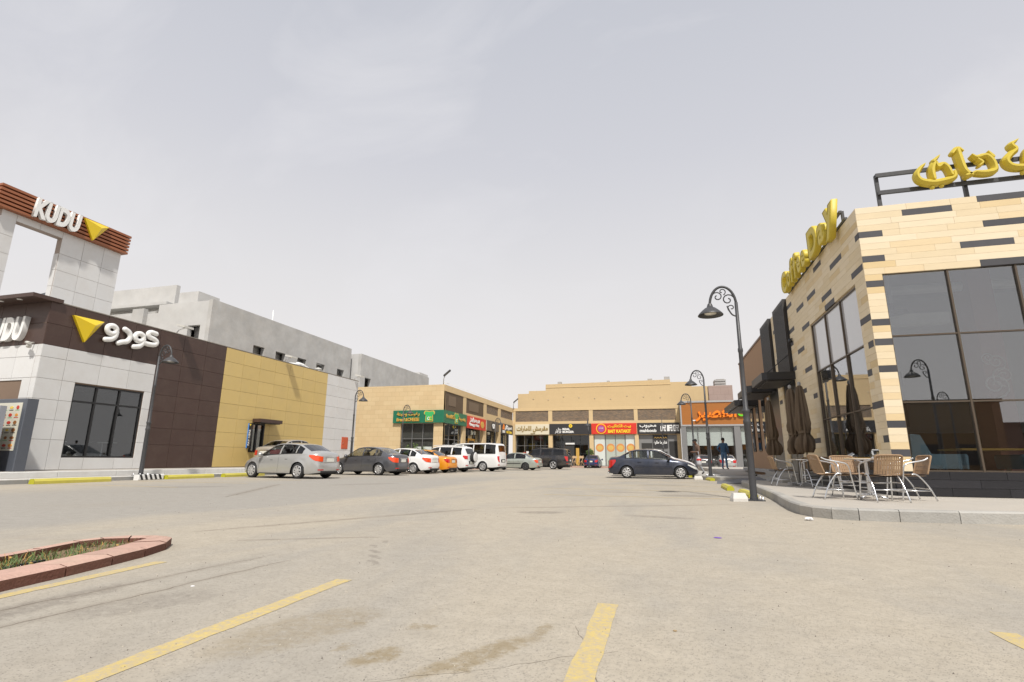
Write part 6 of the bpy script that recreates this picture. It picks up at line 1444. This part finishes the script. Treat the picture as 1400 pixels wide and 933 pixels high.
HATCH4 = dict(SUV, L=4.7, W=1.8, nr=8)
# placed so that the near rear wheel falls where the photograph has it
def park(rx, ry, deg, spec, sc=1.0):
    "near-side rear wheel contact at (rx, ry)"
    a = R(deg); side = 1 if math.cos(a) < 0 else -1          # which side faces -y
    lx, ly = spec['wr']*sc, side*(spec['W']/2-.1)*sc
    return (rx-(lx*math.cos(a)-ly*math.sin(a)), ry-(lx*math.sin(a)+ly*math.cos(a)), 0.0)
P_silver = paint('silver paint', (.50, .50, .485), .55, .30); P_grey = paint('grey paint', (.115, .118, .130), .6, .28); P_white = paint('white paint car', (.72, .72, .71), .0, .35, .06); P_orange = paint('orange paint', (.72, .27, .005), .1, .3); P_green = paint('pale green paint', (.42, .45, .40), .5, .3); P_black = paint('black paint', (.022, .022, .026), .3, .25, .18); P_blue = paint('blue paint', (.015, .03, .11), .4, .3); P_navy = paint('dark blue grey paint', (.030, .038, .062), .5, .28); P_beige = paint('beige silver paint', (.46, .44, .42), .5, .3)
GR = 'cars parked in the lot'
car('silver_sedan', 'silver sedan with red tail lamps parked nose to the gold wall', park(-14.45, 19.05, 171, ELANTRA), R(171), P_silver, ELANTRA, gl={'side_window': G_tint, 'windscreen': G_car, 'rear_window': G_tint}, group=GR, tail=(.66, .96, .5, 1), tailm=M_tail2)
car('drive_lane_sedan', 'silver sedan in the drive-through lane, tail toward the lamp', (-20.35, 26.2, .334), R(88), P_beige, SEDAN, gl=G_tint, group=GR, tailm=M_tail, scale=1.05)
car('grey_sedan', 'dark grey sedan with clear windows parked beside the silver one', park(-13.9, 24.65, 172, SEDAN), R(172), P_grey, SEDAN, gl=G_car, seat=M_seatb, group=GR, tail=(.60, .94, .5, 1))
car('white_sedan', 'white sedan parked between the grey and the orange sedans', park(-13.6, 28.0, 173, SEDAN), R(173), P_white, SEDAN, gl=G_car, group=GR, tail=(.60, .94, .5, 1))
car('orange_sedan', 'bright orange sedan parked beside a white four by four', park(-13.55, 30.6, 174, OLD), R(174), P_orange, OLD, gl=G_tint, group=GR, tailm=M_tail, tail=(.60, .95, .5, 1))
car('white_four_by_four', 'white four by four with covered spare wheel on its tail', park(-13.35, 33.3, 173, SUV), R(173), P_white, SUV, 'six', tailm=M_tail, gl=G_tint, group=GR, tail=(.70, 1.0, .5, 1), spare=True, rails=True)
car('white_van', 'white passenger van with long side windows before the shops', park(-12.35, 36.6, 173, VAN, 1.02), R(173), P_white, VAN, 'cover', tailm=M_tail, gl=G_tint, group=GR, cat='van', tail=(.40, .90, .5, 1), scale=1.02)
car('pale_green_sedan', 'pale green grey old sedan with black side strip and dark wheels', park(-10.6, 42.2, 172, OLD), R(172), P_green, OLD, 'dark', gl=G_tint, group=GR, stripe=M_trim, tail=(.55, .92, .5, 1))
car('black_four_by_four', 'large black four by four with chrome wheels before the burger shop', park(-9.5, 48.2, 172, BIG), R(172), P_black, BIG, 'alloy', tailm=M_tail, gl=G_dark, group=GR, tail=(.45, .97, .5, 1), rails=True, extras='chrome')
car('blue_sedan', 'dark blue sedan parked tail out before the red chicken sign', (-7.45, 61.0, 0), R(90), P_blue, OLD, gl=G_dark, group=GR, tailm=M_tail, tail=(.6, .95, .5, 1))
car('navy_sedan', 'dark blue grey sedan standing broadside with silver wheel covers', (-.45, 27.05, 0), R(1.5), P_navy, SEDAN, scale=.95, gl=G_car, seat=M_seatb, group=GR, tailm=M_tail, tail=(.38, .93, .5, 1), extras='blackmirror', stripe=P_navy)
car('hidden_white_sedan', 'white sedan mostly hidden behind the broadside dark sedan', (-.35, 30.2, 0), R(3), P_white, SEDAN, gl=G_car, seat=M_seatb, group=GR, tailm=M_tail)
car('far_silver_sedan', 'silver sedan tail out before the juice shop beside the lamp', (6.2, 58.0, 0), R(92), P_silver, ELANTRA, gl=G_tint, group=GR, tailm=M_tail, tail=(.6, .97, .5, 1))
car('far_white_four_by_four', 'white four by four half hidden by the brown wing corner', (10.1, 55.0, 0), R(96), P_white, SUV, 'six', gl=G_tint, group=GR, tailm=M_tail, tail=(.7, 1.0, .5, 1))
car('far_grey_sedan', 'grey sedan behind the walking man near the juice shop', (3.9, 57.5, 0), R(92), P_grey, SEDAN, gl=G_dark, group=GR, tailm=M_tail)
# ------------------------------------------------------------------ people
def person(label, loc, rotz, J, cols, scale=1.0, hair=(.012, .010, .009)):
    "J: joints by name (metres, facing +x); one continuous skinned body, coloured by region"
    t_ = thing('person', label, 'person', loc, rotz, world=False); t_.scale = (scale,)*3
    V, E, RAD, REG = [], [], [], []
    def add(p, r_, par, reg): V.append(p); RAD.append(r_); REG.append(reg); (E.append((par, len(V)-1)) if par is not None else None); return len(V)-1
    pel = add(J['pelvis'], (.135, .165), None, 2)
    sp = add(J['waist'], (.115, .15), pel, 1); ch = add(J['chest'], (.125, .175), sp, 1); nk = add(J['neck0'], (.075, .085), ch, 1); n2 = add(J['neck1'], (.055, .055), nk, 0)
    h0 = add(J['head0'], (.078, .070), n2, 0); h1 = add(J['head1'], (.098, .082), h0, 0); h2 = add(J['head2'], (.085, .075), h1, 0)
    for s in ('l', 'r'):
        a = add(J['sh'+s], (.075, .075), ch, 1); b_ = add(J['el'+s], (.052, .052), a, 1); c = add(J['wr'+s], (.036, .036), b_, 1 if cols.get('sleeve') else 0); d_ = add(J['ha'+s], (.040, .030), c, 0)
        dr = (Vector(J['ha'+s])-Vector(J['wr'+s])).normalized(); o_ = dr.orthogonal().normalized()
        for k in range(4): add(tuple(Vector(J['ha'+s])+dr*(.085-.008*abs(k-1.5))+o_*(.022*(k-1.5))), (.010, .010), d_, 0)
        add(tuple(Vector(J['ha'+s])+dr*.03+o_*.055), (.011, .011), d_, 0)
        a = add(J['hip'+s], (.095, .10), pel, 2); b_ = add(J['kn'+s], (.066, .066), a, 2); m_ = add(tuple((Vector(J['kn'+s])*.55+Vector(J['an'+s])*.45)), (.06, .06), b_, 2); c = add(J['an'+s], (.045, .045), m_, 2); d_ = add(J['to'+s], (.045, .035), c, 3)
    me = bpy.data.meshes.new('body'); me.from_pydata(V, E, []); o = bpy.data.objects.new('body', me); S.collection.objects.link(o)
    md = o.modifiers.new('skin', 'SKIN'); md.use_smooth_shade = True
    for i, sv in enumerate(me.skin_vertices[0].data): sv.radius = RAD[i]; sv.use_root = (i == 0)
    o.modifiers.new('sub', 'SUBSURF').levels = 2
    dg = bpy.context.evaluated_depsgraph_get(); m2 = bpy.data.meshes.new_from_object(o.evaluated_get(dg)); bpy.data.objects.remove(o)
    m2.materials.clear()
    for k in ('skin', 'shirt', 'trousers', 'shoes'): m2.materials.append(cols[k])
    VV = [Vector(v) for v in V]
    seg = [(VV[a], VV[b_], REG[b_]) for a, b_ in E]
    for p in m2.polygons:
        c = p.center; best = None
        for a, b_, rg in seg:
            ab = b_-a; t2 = max(0, min(1, (c-a).dot(ab)/max(1e-6, ab.dot(ab)))); d_ = (a+ab*t2-c).length
            if best is None or d_ < best[0]: best = (d_, rg)
        rg = best[1]
        if rg == 1 and c.z < J['pelvis'][2]-.04: rg = 2
        if rg == 2 and c.z > J['pelvis'][2]+.02 and abs(c.y) < .25: rg = 1
        if c.z < .085: rg = 3
        p.material_index = rg; p.use_smooth = True
    bo = obj('body', m2, t_)
    hc = Vector(J['head1'])+Vector((-.012, 0, .045)); mb = MB(); fw = (Vector(J['face'])-Vector(J['head1'])).normalized()
    mb.lathe([(.105*math.sin(math.pi*i/8), -.105*math.cos(math.pi*i/8)) for i in range(3, 9)], tuple(hc-fw*.012), 16, wob=lambda a, q: .93+.05*math.sin(7*a)); mb.build('hair', mat('black hair', hair, .8, var=.2, scale=40), t_)
    nose = Vector(J['head1'])+fw*.10; mb = MB(); mb.tube([nose+Vector((0, 0, .015)), nose+fw*.018-Vector((0, 0, .02)), nose-Vector((0, 0, .03))], [.008, .016, .006], 6); mb.build('nose', cols['skin'], t_)
    sd = Vector((-fw.y, fw.x, 0)).normalized()
    for s in (-1, 1):
        mb = MB(); mb.lathe([(0, -.03), (.014, -.02), (.018, 0), (.014, .02), (0, .03)], tuple(Vector(J['head1'])+sd*s*.085+Vector((0, 0, -.01))), 8); mb.build('ear', cols['skin'], t_)
        mb = MB(); mb.lathe([(.0, -.007), (.009, 0), (0, .007)], tuple(Vector(J['head1'])+fw*.086+sd*s*.032+Vector((0, 0, .012))), 8); mb.build('eye', M_trim, t_)
    mb = MB(); mb.box(-.004, .004, -.025, .025, -.004, .004); mo = mb.build('mouth', mat('lips', (.20, .08, .06), .6), t_); mo.location = Vector(J['head1'])+fw*.094+Vector((0, 0, -.052)); mo.rotation_euler = (0, 0, math.atan2(fw.y, fw.x))
    return t_
M_skin = mat('brown skin', (.17, .085, .05), .55)
base = dict(pelvis=(0, 0, .93), waist=(0, 0, 1.08), chest=(.0, 0, 1.33), neck0=(0, 0, 1.47), neck1=(.02, 0, 1.53), head0=(.035, 0, 1.58), head1=(.04, 0, 1.645), head2=(.03, 0, 1.70), face=(.2, 0, 1.62))
walk = dict(base, chest=(.03, 0, 1.33), neck0=(.05, 0, 1.46), neck1=(.085, 0, 1.52), head0=(.115, 0, 1.56), head1=(.13, 0, 1.62), head2=(.115, 0, 1.67), face=(.30, 0, 1.56),
    shl=(.02, .20, 1.40), ell=(.02, .25, 1.13), wrl=(.24, .14, 1.10), hal=(.31, .10, 1.11), shr=(.02, -.20, 1.40), elr=(.0, -.25, 1.13), wrr=(.23, -.12, 1.09), har=(.30, -.07, 1.10),
    hipl=(0, .09, .88), knl=(.14, .09, .50), anl=(.16, .09, .08), tol=(.31, .10, .035), hipr=(0, -.09, .88), knr=(-.06, -.09, .48), anr=(-.26, -.09, .13), tor=(-.14, -.10, .04))
stand = dict(base, shl=(0, .20, 1.41), ell=(-.06, .33, 1.17), wrl=(.08, .24, .98), hal=(.13, .20, .94), shr=(0, -.20, 1.41), elr=(-.02, -.26, 1.13), wrr=(.06, -.25, .90), har=(.08, -.24, .83),
    hipl=(0, .09, .88), knl=(.03, .10, .48), anl=(-.02, .11, .08), tol=(.13, .13, .035), hipr=(0, -.09, .88), knr=(.06, -.10, .48), anr=(.09, -.11, .08), tor=(.24, -.13, .035))
M_shirt = mat('brown shirt', (.165, .105, .075), .9, var=.2, scale=30); M_tr = mat('light grey trousers', (.30, .31, .33), .9, var=.15, scale=12); M_denim = mat('denim shirt', (.035, .085, .155), .9, var=.2, scale=20); M_jeans = mat('blue jeans', (.075, .15, .26), .9, var=.2, scale=15); M_shoe = mat('dark shoe', (.03, .025, .025), .6); M_shoe2 = mat('brown shoe', (.12, .05, .03), .6)
p1 = person('person in a brown shirt and grey trousers walking while looking at a phone', (1.80, 28.5, 0.155), R(192), walk, dict(skin=M_skin, shirt=M_shirt, trousers=M_tr, shoes=M_shoe, sleeve=True), 1.0)
ph = thing('phone', 'dark phone held in front of the walking person in brown', 'phone', (1.48, 28.43, 1.27), R(192), world=False)
MB().box(-.005, .004, -.036, .036, -.075, .075, .002).build('case', M_trim, ph); MB().box(-.007, -.0052, -.032, .032, -.068, .068).build('screen', mat('phone glass', (.02, .03, .05), .1), ph); ph.rotation_euler = (0, R(-35), R(192))
bg = thing('carrier_bag', 'pale carrier bag with red print hanging beside the walking person', 'bag', (1.80, 28.21, .57), R(10), world=False)
mb = MB(); mb.lathe([(.02, .0), (.11, .02), (.125, .15), (.11, .30), (.08, .40), (.02, .47)], (0, 0, 0), 16, wob=lambda a, q: 1+.12*math.sin(5*a+6*q)); mb.build('bag_body', mat('pale plastic', (.55, .55, .57), .4), bg)
MB().tube([(.02, 0, .46), (.0, 0, .60), (-.01, 0.02, .73)], .012, 6).build('handle', MATS['pale plastic'], bg); MB().lathe([(.122, .28), (.118, .33), (.105, .37)], (0, 0, .0), 14).build('print', M_red, bg)
p2 = person('person in a denim shirt and blue jeans standing with arms on hips, back turned', (3.55, 33.6, .36), R(62), stand, dict(skin=M_skin, shirt=M_denim, trousers=M_jeans, shoes=M_shoe2, sleeve=True), 1.02)
